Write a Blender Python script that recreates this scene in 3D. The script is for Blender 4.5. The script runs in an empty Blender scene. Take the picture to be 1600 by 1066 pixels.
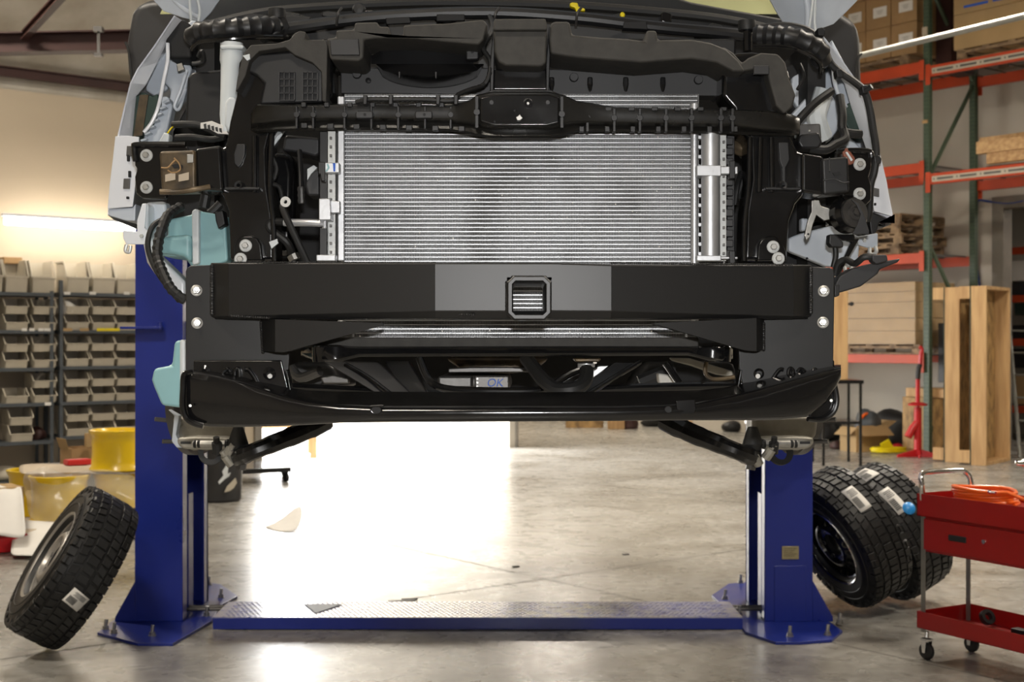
import bpy, bmesh, math, random
from mathutils import Vector, Matrix
random.seed(7)
sc = bpy.context.scene
COL = sc.collection
R = math.radians

# ------------------------------------------------------------------ camera, world, lights
F = 2041.0; CX = 800.0; HY = 533.0; H = 1.40
cam = bpy.data.cameras.new('camera'); cam_o = bpy.data.objects.new('camera', cam); COL.objects.link(cam_o)
cam.sensor_width = 36.0; cam.lens = F / 1600.0 * 36.0
cam.clip_start = 0.05; cam.clip_end = 300
cam_o.location = (0, 0, H); cam_o.rotation_euler = (R(90), 0, 0)
cam.dof.use_dof = True; cam.dof.focus_distance = 2.75; cam.dof.aperture_fstop = 8.0
sc.camera = cam_o
sc.view_settings.view_transform = 'Standard'; sc.view_settings.look = 'None'
sc.view_settings.gamma = 1.0; sc.view_settings.use_curve_mapping = False
sc.view_settings.exposure = 0.0

world = bpy.data.worlds.new('sky'); sc.world = world; world.use_nodes = True
wn = world.node_tree; bg = wn.nodes['Background']
bg.inputs['Color'].default_value = (1.0, 0.985, 0.96, 1); bg.inputs['Strength'].default_value = 20.0

def area(name, loc, target, size, energy, color=(1, 1, 1), size_y=None, portal=False):
    l = bpy.data.lights.new(name, 'AREA'); l.energy = energy; l.color = color
    l.shape = 'RECTANGLE'; l.size = size; l.size_y = size_y or size
    o = bpy.data.objects.new(name, l); COL.objects.link(o); o.location = loc
    o.rotation_euler = (Vector(target) - Vector(loc)).to_track_quat('-Z', 'Y').to_euler()
    if portal: l.cycles.is_portal = True
    return o

area('camera_flash', (0.02, -0.03, H + 0.16), (0.0, 2.7, 1.5), 0.07, 42, (1.0, 0.985, 0.965), 0.045)

# building axes: the lift and van stand at an angle to the walls
TH = R(38.6)
DA = Vector((math.cos(TH), math.sin(TH), 0)); DB = Vector((-math.sin(TH), math.cos(TH), 0))
# unseen ceiling lamps added to brighten the shop, rack wall and far floor
LAMPS = [((-2.6, 3.4), 5.3, 155), ((2.7, 3.6), 5.4, 155), ((-1.2, -1.6), 5.6, 150), ((2.6, 10.2), 5.6, 330), ((-4.9, 9.4), 5.4, 190), ((7.6, 9.6), 6.2, 340), ((0.6, 20.3), 3.95, 170)]
for (lx, ly), lz, lw in LAMPS:
    area('added_bay_light', (lx, ly, lz - 0.09), (lx, ly, 0), 1.15, lw, (1.0, 0.90, 0.76), 0.5)

def P(px, py, Y): return Vector(((px - CX) / F * Y, Y, H + (HY - py) / F * Y))
def FP(px, py):
    Y = F * H / (py - HY); return Vector(((px - CX) / F * Y, Y, 0.0))

class Frame:
    """plane-based frame: pt(a, b, z) ; hit(px, b) gives a on the plane at offset b"""
    def __init__(s, o, u, n): s.o = Vector((o[0], o[1], 0)); s.u = u.copy(); s.n = n.copy()
    def pt(s, a, b, z):
        v = s.o + s.u * a + s.n * b; v.z = z; return v
    def a(s, px, b=0.0):
        k = (px - CX) / F; q = s.o + s.n * b
        return (k * q.y - q.x) / (s.u.x - k * s.u.y)
    def z(s, px, py, b=0.0):
        v = s.pt(s.a(px, b), b, 0); return H + (HY - py) / F * v.y

# ------------------------------------------------------------------ materials
def mat(name, col, rough=0.5, metal=0.0, bump=0.0, bscale=60.0, var=0.0, vscale=6.0, coat=0.0, spec=0.5, col2=None, trans=0.0, sub=0.0, alpha=1.0, rvar=0.0):
    m = bpy.data.materials.new(name); m.use_nodes = True; nt = m.node_tree; b = nt.nodes['Principled BSDF']
    b.inputs['Base Color'].default_value = (*col, 1); b.inputs['Roughness'].default_value = rough
    b.inputs['Metallic'].default_value = metal; b.inputs['Specular IOR Level'].default_value = spec
    b.inputs['Coat Weight'].default_value = coat; b.inputs['Coat Roughness'].default_value = 0.08
    b.inputs['Transmission Weight'].default_value = trans; b.inputs['Alpha'].default_value = alpha
    tc = nt.nodes.new('ShaderNodeTexCoord')
    if var or col2 or rvar:
        n = nt.nodes.new('ShaderNodeTexNoise'); n.inputs['Scale'].default_value = vscale; n.inputs['Detail'].default_value = 6
        nt.links.new(tc.outputs['Object'], n.inputs['Vector'])
        if var or col2:
            cr = nt.nodes.new('ShaderNodeValToRGB'); cr.color_ramp.elements[0].position = 0.3; cr.color_ramp.elements[1].position = 0.7
            c2 = col2 if col2 else tuple(c * (1 - var) for c in col)
            cr.color_ramp.elements[0].color = (*c2, 1); cr.color_ramp.elements[1].color = (*col, 1)
            nt.links.new(n.outputs['Fac'], cr.inputs['Fac']); nt.links.new(cr.outputs['Color'], b.inputs['Base Color'])
        if rvar:
            mr = nt.nodes.new('ShaderNodeMapRange'); mr.inputs['To Min'].default_value = max(0.02, rough - rvar); mr.inputs['To Max'].default_value = rough + rvar
            mr.inputs['From Min'].default_value = .3; mr.inputs['From Max'].default_value = .7
            nt.links.new(n.outputs['Fac'], mr.inputs['Value']); nt.links.new(mr.outputs['Result'], b.inputs['Roughness'])
    if bump:
        n2 = nt.nodes.new('ShaderNodeTexNoise'); n2.inputs['Scale'].default_value = bscale; n2.inputs['Detail'].default_value = 3
        nt.links.new(tc.outputs['Object'], n2.inputs['Vector'])
        bp = nt.nodes.new('ShaderNodeBump'); bp.inputs['Strength'].default_value = bump; bp.inputs['Distance'].default_value = 0.002
        nt.links.new(n2.outputs['Fac'], bp.inputs['Height']); nt.links.new(bp.outputs['Normal'], b.inputs['Normal'])
    return m

MT = {}
MT['powder'] = mat('black_powder_coat', (0.0115, 0.0113, 0.0115), 0.42, bump=0.05, bscale=700, spec=0.5)
MT['gloss'] = mat('black_gloss_paint', (0.006, 0.006, 0.0065), 0.17, bump=0.06, bscale=25, coat=0.3, rvar=0.06, vscale=9)
MT['satin'] = mat('black_satin_paint', (0.010, 0.0095, 0.0085), 0.3, bump=0.06, bscale=60, rvar=0.05, vscale=9)
MT['plastic'] = mat('black_plastic', (0.014, 0.014, 0.015), 0.42, bump=0.05, bscale=200, var=0.3, vscale=12)
MT['plastic2'] = mat('charcoal_plastic', (0.026, 0.026, 0.028), 0.5, bump=0.05, bscale=200, var=0.25, vscale=10)
MT['foam'] = mat('grey_brown_foam', (0.042, 0.039, 0.034), 0.7, bump=0.2, bscale=300, var=0.35, vscale=40)
MT['rubber'] = mat('black_rubber', (0.012, 0.012, 0.012), 0.55, bump=0.2, bscale=80)
MT['tyre'] = mat('tyre_rubber', (0.009, 0.009, 0.009), 0.52, bump=0.3, bscale=90, var=0.3, vscale=8)
MT['alu'] = mat('bare_aluminium', (0.60, 0.61, 0.63), 0.42, metal=0.7, bump=0.1, bscale=150, var=0.12, vscale=20)
MT['cast'] = mat('cast_aluminium', (0.40, 0.38, 0.33), 0.5, metal=0.5, bump=0.4, bscale=120, var=0.3, vscale=20)
MT['zinc'] = mat('zinc_plated_steel', (0.50, 0.49, 0.46), 0.42, metal=1.0, var=0.25, vscale=60)
MT['steel'] = mat('dark_steel', (0.16, 0.155, 0.15), 0.45, metal=0.8, bump=0.2, bscale=70, var=0.3)
MT['chrome'] = mat('chrome', (0.8, 0.8, 0.8), 0.12, metal=1.0, rvar=0.04)
MT['washer'] = mat('grey_white_washer', (0.55, 0.56, 0.55), 0.4, metal=0.3, var=0.1, vscale=40)
MT['white'] = mat('white_van_paint', (0.80, 0.82, 0.87), 0.3, coat=0.4, var=0.04, vscale=3)
MT['inner'] = mat('pale_grey_body_steel', (0.56, 0.61, 0.68), 0.4, bump=0.05, bscale=20, var=0.12, vscale=14)
MT['teal'] = mat('teal_washer_tank', (0.26, 0.47, 0.50), 0.4, var=0.12, vscale=8, bump=0.05, bscale=30)
MT['palep'] = mat('translucent_white_plastic', (0.62, 0.66, 0.68), 0.35, var=0.08, vscale=10)
MT['blue'] = mat('blue_lift_paint', (0.012, 0.028, 0.26), 0.33, bump=0.08, bscale=40, coat=0.15, var=0.15, vscale=3, rvar=0.06)
MT['bluetop'] = mat('worn_sky_sheen_blue_plate', (0.07, 0.10, 0.38), 0.27, bump=0.1, bscale=60, col2=(0.34, 0.34, 0.42), vscale=14, coat=.5)  # pale second tone paints the sky's sheen into the plate colour
MT['red'] = mat('red_cart_enamel', (0.33, 0.008, 0.007), 0.32, coat=0.2, var=0.12, vscale=5)
MT['red2'] = mat('red_jack_paint', (0.52, 0.015, 0.02), 0.35, var=0.15, vscale=10)
MT['orange'] = mat('orange_rack_paint', (0.52, 0.055, 0.010), 0.5, var=0.2, vscale=4)
MT['hose_or'] = mat('orange_air_hose', (0.9, 0.16, 0.02), 0.3, var=0.05)
MT['green'] = mat('green_rack_paint', (0.065, 0.10, 0.06), 0.5, var=0.25, vscale=6)
MT['green_d'] = mat('dark_green_paint', (0.02, 0.045, 0.035), 0.5, var=0.2)
MT['yellow'] = mat('yellow_wheel_paint', (0.78, 0.52, 0.01), 0.28, coat=0.3, var=0.08, vscale=6)
MT['yel'] = mat('yellow_plastic', (0.75, 0.6, 0.0), 0.4, var=0.05)
MT['card'] = mat('brown_cardboard', (0.36, 0.22, 0.10), 0.8, bump=0.1, bscale=40, var=0.18, vscale=5)
MT['card2'] = mat('tan_cardboard', (0.42, 0.28, 0.13), 0.8, bump=0.1, bscale=30, var=0.15, vscale=4)
MT['shell'] = mat('grey_shelf_steel', (0.07, 0.08, 0.09), 0.5, metal=0.2, var=0.2, vscale=10)
MT['bin'] = mat('milky_bin_plastic', (0.50, 0.45, 0.36), 0.35, var=0.1, vscale=8)
MT['binc'] = mat('bin_contents', (0.10, 0.085, 0.06), 0.5, metal=0.3, col2=(0.35, 0.33, 0.28), vscale=45, bump=0.8, bscale=90)
MT['paper'] = mat('white_paper', (0.72, 0.70, 0.66), 0.8, bump=0.05, bscale=20, var=0.06)
MT['kraft'] = mat('pale_kraft_paper', (0.50, 0.42, 0.32), 0.8, var=0.12)
MT['film'] = mat('clear_plastic_film', (0.80, 0.78, 0.72), 0.15, alpha=0.14, bump=0.8, bscale=12)
MT['wrap'] = mat('thin_stretch_wrap', (0.5, 0.45, 0.4), 0.12, alpha=0.05, bump=0.9, bscale=9)
MT['ink'] = mat('black_ink', (0.03, 0.03, 0.03), 0.6, var=0.1)
MT['blueink'] = mat('blue_marker_ink', (0.01, 0.10, 0.55), 0.5, var=0.1)
MT['bluest'] = mat('blue_sticker', (0.02, 0.28, 0.72), 0.4, var=0.05)
MT['bronze'] = mat('grime_brown_plate', (0.16, 0.115, 0.065), 0.38, metal=0.4, bump=0.3, bscale=60, col2=(0.05, 0.04, 0.03), vscale=25)
MT['brownp'] = mat('brown_connector_plastic', (0.22, 0.07, 0.04), 0.5, var=0.1)
MT['silverw'] = mat('silver_wheel_paint', (0.42, 0.40, 0.37), 0.35, metal=0.6, var=0.15, vscale=10)
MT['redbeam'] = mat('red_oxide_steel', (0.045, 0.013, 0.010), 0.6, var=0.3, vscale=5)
MT['glass'] = mat('windscreen_glass', (0.36, 0.37, 0.20), 0.05, spec=0.8, var=0.2, vscale=3)
MT['bhose'] = mat('blue_air_hose', (0.02, 0.06, 0.30), 0.4, var=0.1)
MT['greyp'] = mat('grey_painted_trim', (0.22, 0.20, 0.17), 0.6, var=0.2)
MT['dark'] = mat('shadowed_black_lining', (0.006, 0.006, 0.007), 0.7, var=0.3, bump=0.1)  # near-black; also paints shade into open bays, gaps and holes
MT['plate_lbl'] = mat('brass_data_plate', (0.42, 0.36, 0.20), 0.4, metal=0.4, var=0.2, vscale=60)
MT['galv'] = mat('galvanised_pipe', (0.34, 0.34, 0.31), 0.45, metal=0.8, var=0.2, vscale=10)

def wood(name, c1, c2, sc_=(2, 30, 30)):
    m = bpy.data.materials.new(name); m.use_nodes = True; nt = m.node_tree; b = nt.nodes['Principled BSDF']
    tc = nt.nodes.new('ShaderNodeTexCoord'); mp = nt.nodes.new('ShaderNodeMapping'); mp.inputs['Scale'].default_value = sc_
    n = nt.nodes.new('ShaderNodeTexNoise'); n.inputs['Scale'].default_value = 1.5; n.inputs['Detail'].default_value = 5
    cr = nt.nodes.new('ShaderNodeValToRGB'); cr.color_ramp.elements[0].color = (*c2, 1); cr.color_ramp.elements[1].color = (*c1, 1)
    cr.color_ramp.elements[0].position = .35; cr.color_ramp.elements[1].position = .62
    nt.links.new(tc.outputs['Object'], mp.inputs['Vector']); nt.links.new(mp.outputs['Vector'], n.inputs['Vector'])
    nt.links.new(n.outputs['Fac'], cr.inputs['Fac']); nt.links.new(cr.outputs['Color'], b.inputs['Base Color'])
    b.inputs['Roughness'].default_value = 0.65
    return m
MT['pine'] = wood('pine_boards', (0.56, 0.36, 0.17), (0.42, 0.25, 0.11), (12, 12, 1.2))
MT['pineh'] = wood('pine_boards_flat', (0.56, 0.36, 0.17), (0.40, 0.23, 0.10), (1.5, 14, 14))
MT['osb'] = wood('oriented_strand_board', (0.45, 0.28, 0.11), (0.20, 0.12, 0.05), (9, 9, 5))
MT['pallet'] = wood('weathered_pallet_wood', (0.30, 0.20, 0.11), (0.14, 0.09, 0.05), (1.5, 10, 10))

def m_radiator():
    m = bpy.data.materials.new('radiator_fins'); m.use_nodes = True; nt = m.node_tree; b = nt.nodes['Principled BSDF']
    tc = nt.nodes.new('ShaderNodeTexCoord'); sx = nt.nodes.new('ShaderNodeSeparateXYZ'); nt.links.new(tc.outputs['Object'], sx.inputs['Vector'])
    mu = nt.nodes.new('ShaderNodeMath'); mu.operation = 'MULTIPLY'; mu.inputs[1].default_value = 2 * math.pi / 0.0034
    nt.links.new(sx.outputs['X'], mu.inputs[0])
    si = nt.nodes.new('ShaderNodeMath'); si.operation = 'SINE'; nt.links.new(mu.outputs[0], si.inputs[0])
    mr = nt.nodes.new('ShaderNodeMapRange'); mr.inputs['From Min'].default_value = -1; mr.inputs['From Max'].default_value = 1
    nt.links.new(si.outputs[0], mr.inputs['Value'])
    n = nt.nodes.new('ShaderNodeTexNoise'); n.inputs['Scale'].default_value = 7; n.inputs['Detail'].default_value = 5; nt.links.new(tc.outputs['Object'], n.inputs['Vector'])
    mx = nt.nodes.new('ShaderNodeMix'); mx.data_type = 'RGBA'; mx.inputs['A'].default_value = (0.035, 0.04, 0.045, 1); mx.inputs['B'].default_value = (0.50, 0.50, 0.50, 1)
    nt.links.new(mr.outputs['Result'], mx.inputs['Factor'])
    cr = nt.nodes.new('ShaderNodeValToRGB'); cr.color_ramp.elements[0].position = 0.36; cr.color_ramp.elements[1].position = 0.55
    cr.color_ramp.elements[0].color = (0.45, 0.44, 0.42, 1); cr.color_ramp.elements[1].color = (1, 1, 1, 1)
    nt.links.new(n.outputs['Fac'], cr.inputs['Fac'])
    m2 = nt.nodes.new('ShaderNodeMix'); m2.data_type = 'RGBA'; m2.blend_type = 'MULTIPLY'; m2.inputs['Factor'].default_value = 1
    nt.links.new(mx.outputs['Result'], m2.inputs['A']); nt.links.new(cr.outputs['Color'], m2.inputs['B'])
    nt.links.new(m2.outputs['Result'], b.inputs['Base Color']); b.inputs['Metallic'].default_value = 0.4; b.inputs['Roughness'].default_value = 0.45
    bp = nt.nodes.new('ShaderNodeBump'); bp.inputs['Distance'].default_value = 0.001; bp.inputs['Strength'].default_value = .6
    nt.links.new(mr.outputs['Result'], bp.inputs['Height']); nt.links.new(bp.outputs['Normal'], b.inputs['Normal'])
    return m
MT['fins'] = m_radiator()

def m_floor():
    m = bpy.data.materials.new('polished_concrete'); m.use_nodes = True; nt = m.node_tree; b = nt.nodes['Principled BSDF']
    tc = nt.nodes.new('ShaderNodeTexCoord')
    def noise(s, d, dist=0.0):
        n = nt.nodes.new('ShaderNodeTexNoise'); n.inputs['Scale'].default_value = s; n.inputs['Detail'].default_value = d; n.inputs['Distortion'].default_value = dist
        nt.links.new(tc.outputs['Object'], n.inputs['Vector']); return n
    n1 = noise(1.1, 8, 1.2); n2 = noise(14, 8)
    cr = nt.nodes.new('ShaderNodeValToRGB'); e = cr.color_ramp.elements
    e[0].position = .33; e[0].color = (0.21, 0.195, 0.17, 1); e[1].position = .66; e[1].color = (0.40, 0.39, 0.365, 1)
    x = cr.color_ramp.elements.new(.48); x.color = (0.31, 0.298, 0.27, 1)
    nt.links.new(n1.outputs['Fac'], cr.inputs['Fac'])
    c2 = nt.nodes.new('ShaderNodeValToRGB'); c2.color_ramp.elements[0].position = .35; c2.color_ramp.elements[0].color = (.62, .60, .58, 1); c2.color_ramp.elements[1].position = .6
    nt.links.new(n2.outputs['Fac'], c2.inputs['Fac'])
    m2 = nt.nodes.new('ShaderNodeMix'); m2.data_type = 'RGBA'; m2.blend_type = 'MULTIPLY'; m2.inputs['Factor'].default_value = .8
    nt.links.new(cr.outputs['Color'], m2.inputs['A']); nt.links.new(c2.outputs['Color'], m2.inputs['B'])
    nt.links.new(m2.outputs['Result'], b.inputs['Base Color'])
    n3 = noise(6.0, 8, .6)
    mr = nt.nodes.new('ShaderNodeMapRange'); mr.inputs['From Min'].default_value = .3; mr.inputs['From Max'].default_value = .7
    mr.inputs['To Min'].default_value = .25; mr.inputs['To Max'].default_value = .31
    nt.links.new(n3.outputs['Fac'], mr.inputs['Value']); nt.links.new(mr.outputs['Result'], b.inputs['Roughness'])
    bp = nt.nodes.new('ShaderNodeBump'); bp.inputs['Strength'].default_value = .12; bp.inputs['Distance'].default_value = .004
    nt.links.new(n2.outputs['Fac'], bp.inputs['Height']); nt.links.new(bp.outputs['Normal'], b.inputs['Normal'])
    return m
MT['floor'] = m_floor()
MT['wall_tan'] = mat('tan_painted_wall', (0.50, 0.42, 0.315), 0.8, bump=0.1, bscale=30, var=0.06, vscale=1.5)
MT['wall_b'] = mat('grey_beige_wall', (0.56, 0.52, 0.45), 0.8, bump=0.1, bscale=30, var=0.12, vscale=1.2)
MT['insul'] = mat('white_vinyl_insulation', (0.50, 0.47, 0.41), 0.55, bump=1.0, bscale=5, col2=(0.33, 0.29, 0.23), vscale=2.5)
MT['outside'] = mat('pale_outdoor_concrete', (0.6, 0.58, 0.55), 0.8, var=0.1, vscale=.7)

def emis(name, col, s):
    m = bpy.data.materials.new(name); m.use_nodes = True; b = m.node_tree.nodes['Principled BSDF']
    b.inputs['Base Color'].default_value = (*col, 1); b.inputs['Emission Color'].default_value = (*col, 1); b.inputs['Emission Strength'].default_value = s
    return m
MT['tube'] = emis('lit_fluorescent_tube', (1.0, 0.93, 0.8), 26.0)
MT['lamp'] = emis('lit_lamp_diffuser', (1.0, 0.92, 0.8), 4.0)

# ------------------------------------------------------------------ mesh builder
def link(me, name, parent=None):
    o = bpy.data.objects.new(name, me); COL.objects.link(o)
    if parent: o.parent = parent; o.matrix_parent_inverse = INV[parent.name]
    INV[o.name] = Matrix.Identity(4)
    return o
INV = {}
def tag(o, label, cat, group=None, kind=None):
    if label: o['label'] = label
    if cat: o['category'] = cat
    if group: o['group'] = group
    if kind: o['kind'] = kind
    return o
def empty(name, loc, label=None, cat=None, group=None):
    o = bpy.data.objects.new(name, None); COL.objects.link(o); o.location = loc; o.empty_display_size = .1
    INV[o.name] = Matrix.Translation(Vector(loc)).inverted()
    return tag(o, label, cat, group)

class MB:
    def __init__(s): s.v = []; s.f = []; s.m = []; s.mi = 0
    def add(s, vs, fs):
        b = len(s.v); s.v += [Vector(v) for v in vs]
        for f in fs: s.f.append([b + i for i in f]); s.m.append(s.mi)
        return s
    def box(s, lo, hi):
        x0, y0, z0 = lo; x1, y1, z1 = hi
        return s.add([(x0,y0,z0),(x1,y0,z0),(x1,y1,z0),(x0,y1,z0),(x0,y0,z1),(x1,y0,z1),(x1,y1,z1),(x0,y1,z1)],
                     [(0,3,2,1),(4,5,6,7),(0,1,5,4),(1,2,6,5),(2,3,7,6),(3,0,4,7)])
    def obox(s, c, ax, ay, az):
        """oriented box, centre c, half-axis vectors"""
        c, ax, ay, az = map(Vector, (c, ax, ay, az)); vs = []
        for k in (-1, 1):
            for i, j in ((-1,-1),(1,-1),(1,1),(-1,1)): vs.append(c + ax*i + ay*j + az*k)
        return s.add(vs, [(0,3,2,1),(4,5,6,7),(0,1,5,4),(1,2,6,5),(2,3,7,6),(3,0,4,7)])
    def prism(s, pts, d, vec=None):
        """polygon of world points pushed by vec (default +Y by d)"""
        vec = Vector(vec) if vec else Vector((0, d, 0)); n = len(pts)
        return s.add(list(pts) + [Vector(p) + vec for p in pts],
                     [tuple(range(n))[::-1], tuple(range(n, 2*n))] + [(i, (i+1) % n, n + (i+1) % n, n + i) for i in range(n)])
    def pp(s, pts, Y, d):
        """pixel outline at distance Y (points may carry their own distance), thickness d"""
        return s.prism([P(p[0], p[1], p[2] if len(p) > 2 else Y) for p in pts], d)
    def pbox(s, x0, y0, x1, y1, Y, d): return s.pp([(x0,y0),(x1,y0),(x1,y1),(x0,y1)], Y, d)
    def rings(s, rs, close=True, caps=True):
        n = len(rs[0]); vs = [p for r in rs for p in r]; fs = []
        for i in range(len(rs) - 1):
            for j in range(n if close else n - 1):
                k = (j + 1) % n; fs.append((i*n+j, i*n+k, (i+1)*n+k, (i+1)*n+j))
        if caps and close: fs += [tuple(range(n))[::-1], tuple(range((len(rs)-1)*n, len(rs)*n))]
        return s.add(vs, fs)
    def tube(s, path, r, seg=10, sub=4, ribs=0.0, smooth=True, close=False):
        pts = [Vector(p) for p in path]
        if smooth and len(pts) > 2:
            q = []
            for i in range(len(pts) - 1):
                p0 = pts[max(i-1, 0)]; p1 = pts[i]; p2 = pts[i+1]; p3 = pts[min(i+2, len(pts)-1)]
                for k in range(sub):
                    t = k / sub
                    q.append(0.5*((2*p1)+(p2-p0)*t+(2*p0-5*p1+4*p2-p3)*t*t+(3*p1-p0-3*p2+p3)*t**3))
            q.append(pts[-1]); pts = q
        if ribs:
            L = sum((pts[i+1]-pts[i]).length for i in range(len(pts)-1)); N = max(4, int(L/ribs)); q = []; acc = 0; i = 0; step = L/N
            for k in range(N+1):
                t = k*step
                while i < len(pts)-2 and acc + (pts[i+1]-pts[i]).length < t: acc += (pts[i+1]-pts[i]).length; i += 1
                l = (pts[i+1]-pts[i]).length or 1e-6; q.append(pts[i].lerp(pts[i+1], min(1, (t-acc)/l)))
            pts = q
        rs = []; n = len(pts); prev = None
        for i, p in enumerate(pts):
            t = (pts[min(i+1, n-1)] - pts[max(i-1, 0)]).normalized()
            if prev is None:
                a = Vector((0,0,1)) if abs(t.z) < .9 else Vector((1,0,0)); u = t.cross(a).normalized()
            else: u = (prev - t*prev.dot(t)).normalized()
            prev = u; w = t.cross(u)
            rr = r[min(i*len(r)//n, len(r)-1)] if isinstance(r, (list, tuple)) else r
            if ribs: rr = rr*(1.0 if i % 2 else 0.82)
            rs.append([p + (u*math.cos(2*math.pi*k/seg) + w*math.sin(2*math.pi*k/seg))*rr for k in range(seg)])
        return s.rings(rs)
    def lathe(s, prof, c, axis, seg=32, a0=0.0, a1=2*math.pi):
        """prof: list of (radius, offset along axis)"""
        axis = Vector(axis).normalized(); a = Vector((0,0,1)) if abs(axis.z) < .9 else Vector((1,0,0))
        u = axis.cross(a).normalized(); w = axis.cross(u); c = Vector(c); full = abs(a1-a0-2*math.pi) < 1e-6
        N = seg if full else seg+1; vs = []; fs = []
        for k in range(N):
            t = a0 + (a1-a0)*k/seg; dv = u*math.cos(t) + w*math.sin(t)
            for r, h in prof: vs.append(c + dv*r + axis*h)
        n = len(prof)
        for k in range(seg):
            k2 = (k+1) % N
            for j in range(n-1): fs.append((k*n+j, k*n+j+1, k2*n+j+1, k2*n+j))
        return s.add(vs, fs)
    def cyl(s, c, axis, r, h, seg=24, r2=None):
        r2 = r if r2 is None else r2
        return s.lathe([(1e-5,0),(r,0),(r2,h),(1e-5,h)], c, axis, seg)
    def build(s, name, m, parent=None, bevel=0.0, bseg=2, smooth=True, angle=32, label=None):
        me = bpy.data.meshes.new(name); me.from_pydata([tuple(v) for v in s.v], [], s.f)
        ms = m if isinstance(m, (list, tuple)) else [m]
        for x in ms: me.materials.append(MT[x] if isinstance(x, str) else x)
        if len(ms) > 1: me.polygons.foreach_set('material_index', s.m)
        bm = bmesh.new(); bm.from_mesh(me); bmesh.ops.remove_doubles(bm, verts=bm.verts, dist=1e-5)
        bmesh.ops.recalc_face_normals(bm, faces=bm.faces); bm.to_mesh(me); bm.free()
        if smooth:
            me.polygons.foreach_set('use_smooth', [True]*len(me.polygons)); me.set_sharp_from_angle(angle=R(angle))
        o = link(me, name, parent)
        if label: o['label'] = label
        if bevel:
            b = o.modifiers.new('bevel', 'BEVEL'); b.width = bevel; b.segments = bseg; b.limit_method = 'ANGLE'; b.angle_limit = R(35); b.harden_normals = smooth
        return o
def copy_tree(o, parent=None):
    c = o.copy(); COL.objects.link(c); INV[c.name] = INV.get(o.name, Matrix.Identity(4))
    if parent: c.parent = parent; c.matrix_parent_inverse = o.matrix_parent_inverse.copy()
    for ch in list(o.children): copy_tree(ch, c)
    return c
def struct(name, mb, m, parent=None, **k):
    o = mb.build(name, m, parent, **k)
    if not parent: o['kind'] = 'structure'
    return o

# ------------------------------------------------------------------ building shell
SA = Frame((-4.72, 12.75), DA, -DB)       # front plane of the steel shelves, n points into the room
WALLA_B = -0.50
RB = Frame((5.06, 15.96), -DB, DA)        # front plane of the pallet rack, n points to the wall
WALLB_B = 1.35
# corner of the two walls
def solve(p, u, q, v):
    d = q - p; det = u.x*(-v.y) + v.x*u.y
    return (d.x*(-v.y) + v.x*d.y)/det
pA = SA.pt(0, WALLA_B, 0); pB = RB.pt(0, WALLB_B, 0)
aC = solve(pA, DA, pB, -DB)
CORNER = pA + DA*aC
LEN_A = 22.0; LEN_B = 26.0
def WA(a, d, z):    # a along wall A from the corner backwards, d into the room
    v = CORNER - DA*a - DB*d; v.z = z; return v
def roofz(d): return 4.12 + 0.75*max(0.0, min(d, 5.0))
def wpanel(mb, fn, a0, a1, z0, z1, d0=0.0, th=-0.12):
    mb.prism([fn(a0,d0,z0), fn(a1,d0,z0), fn(a1,d0,z1), fn(a0,d0,z1)], 0, fn(a0,d0+th,z0)-fn(a0,d0,z0))
def aw(px): return aC - SA.a(px, WALLA_B)      # pixel column -> distance from the corner along wall A
dR, dL = aw(805), aw(408); DOOR_H = 2.4
BK = -5.0
w = MB(); wpanel(w, WA, -0.2, dR+.1, 0, 4.4, BK); wpanel(w, WA, dL, LEN_A, 0, 3.95); wpanel(w, WA, dR, dL, DOOR_H, 3.95)
struct('wall_back', w, 'wall_tan', smooth=False)
w = MB(); w.prism([WA(dR,BK,0),WA(dR,0,0),WA(dR,0,4.4),WA(dR,BK,4.4)], 0, -DA*.1); struct('wall_return', w, 'wall_b', smooth=False)
w = MB(); wpanel(w, WA, dR, LEN_A, 3.93, 4.4, 0.0, -0.10); struct('trim_1', w, 'insul', smooth=False)
# wall B
def WB(a, d, z):
    v = CORNER - DB*a - DA*d; v.z = z; return v
def bw(px): return (RB.a(px, WALLB_B)) - RB.a(0, WALLB_B)*0 + solve_b0
solve_b0 = (pB - CORNER).dot(-DB)
o0, o1 = bw(1563), bw(1680)
w = MB(); wpanel(w, WB, BK-.2, o0, 0, 8.2); wpanel(w, WB, o1, LEN_B, 0, 8.2)
ztop = RB.z(1563, 320, WALLB_B); wpanel(w, WB, o0, o1, ztop, 8.2)
struct('wall_right', w, 'wall_b', smooth=False)
# door frame of the opening in wall B
w = MB()
for a0, a1, z0, z1 in ((o0-.10, o0+.06, 0, ztop+.1), (o1-.06, o1+.10, 0, ztop+.1), (o0+.06, o1-.06, ztop-.05, ztop+.1)):
    wpanel(w, WB, a0, a1, z0, z1, 0.03, -0.2)
struct('door_2', w, 'greyp', smooth=False)
# closing walls behind the camera
w = MB(); wpanel(w, WA, -0.2, LEN_A+.2, 0, 7.8, LEN_B, 0.12); struct('wall_front', w, 'wall_b', smooth=False)
w = MB(); wpanel(w, WB, -0.2, LEN_B+.2, 0, 7.8, LEN_A, 0.12); struct('wall_left', w, 'wall_b', smooth=False)
# roll-up door: frame, curtain rolled half way
w = MB()
for a0, a1, z0, z1 in ((dR-.03, dR, 0, DOOR_H+.09), (dL, dL+.09, 0, DOOR_H+.09), (dR, dL, DOOR_H, DOOR_H+.09)):
    wpanel(w, WA, a0, a1, z0, z1, 0.03, -0.2)
struct('door_1', w, 'greyp', smooth=False)
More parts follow.
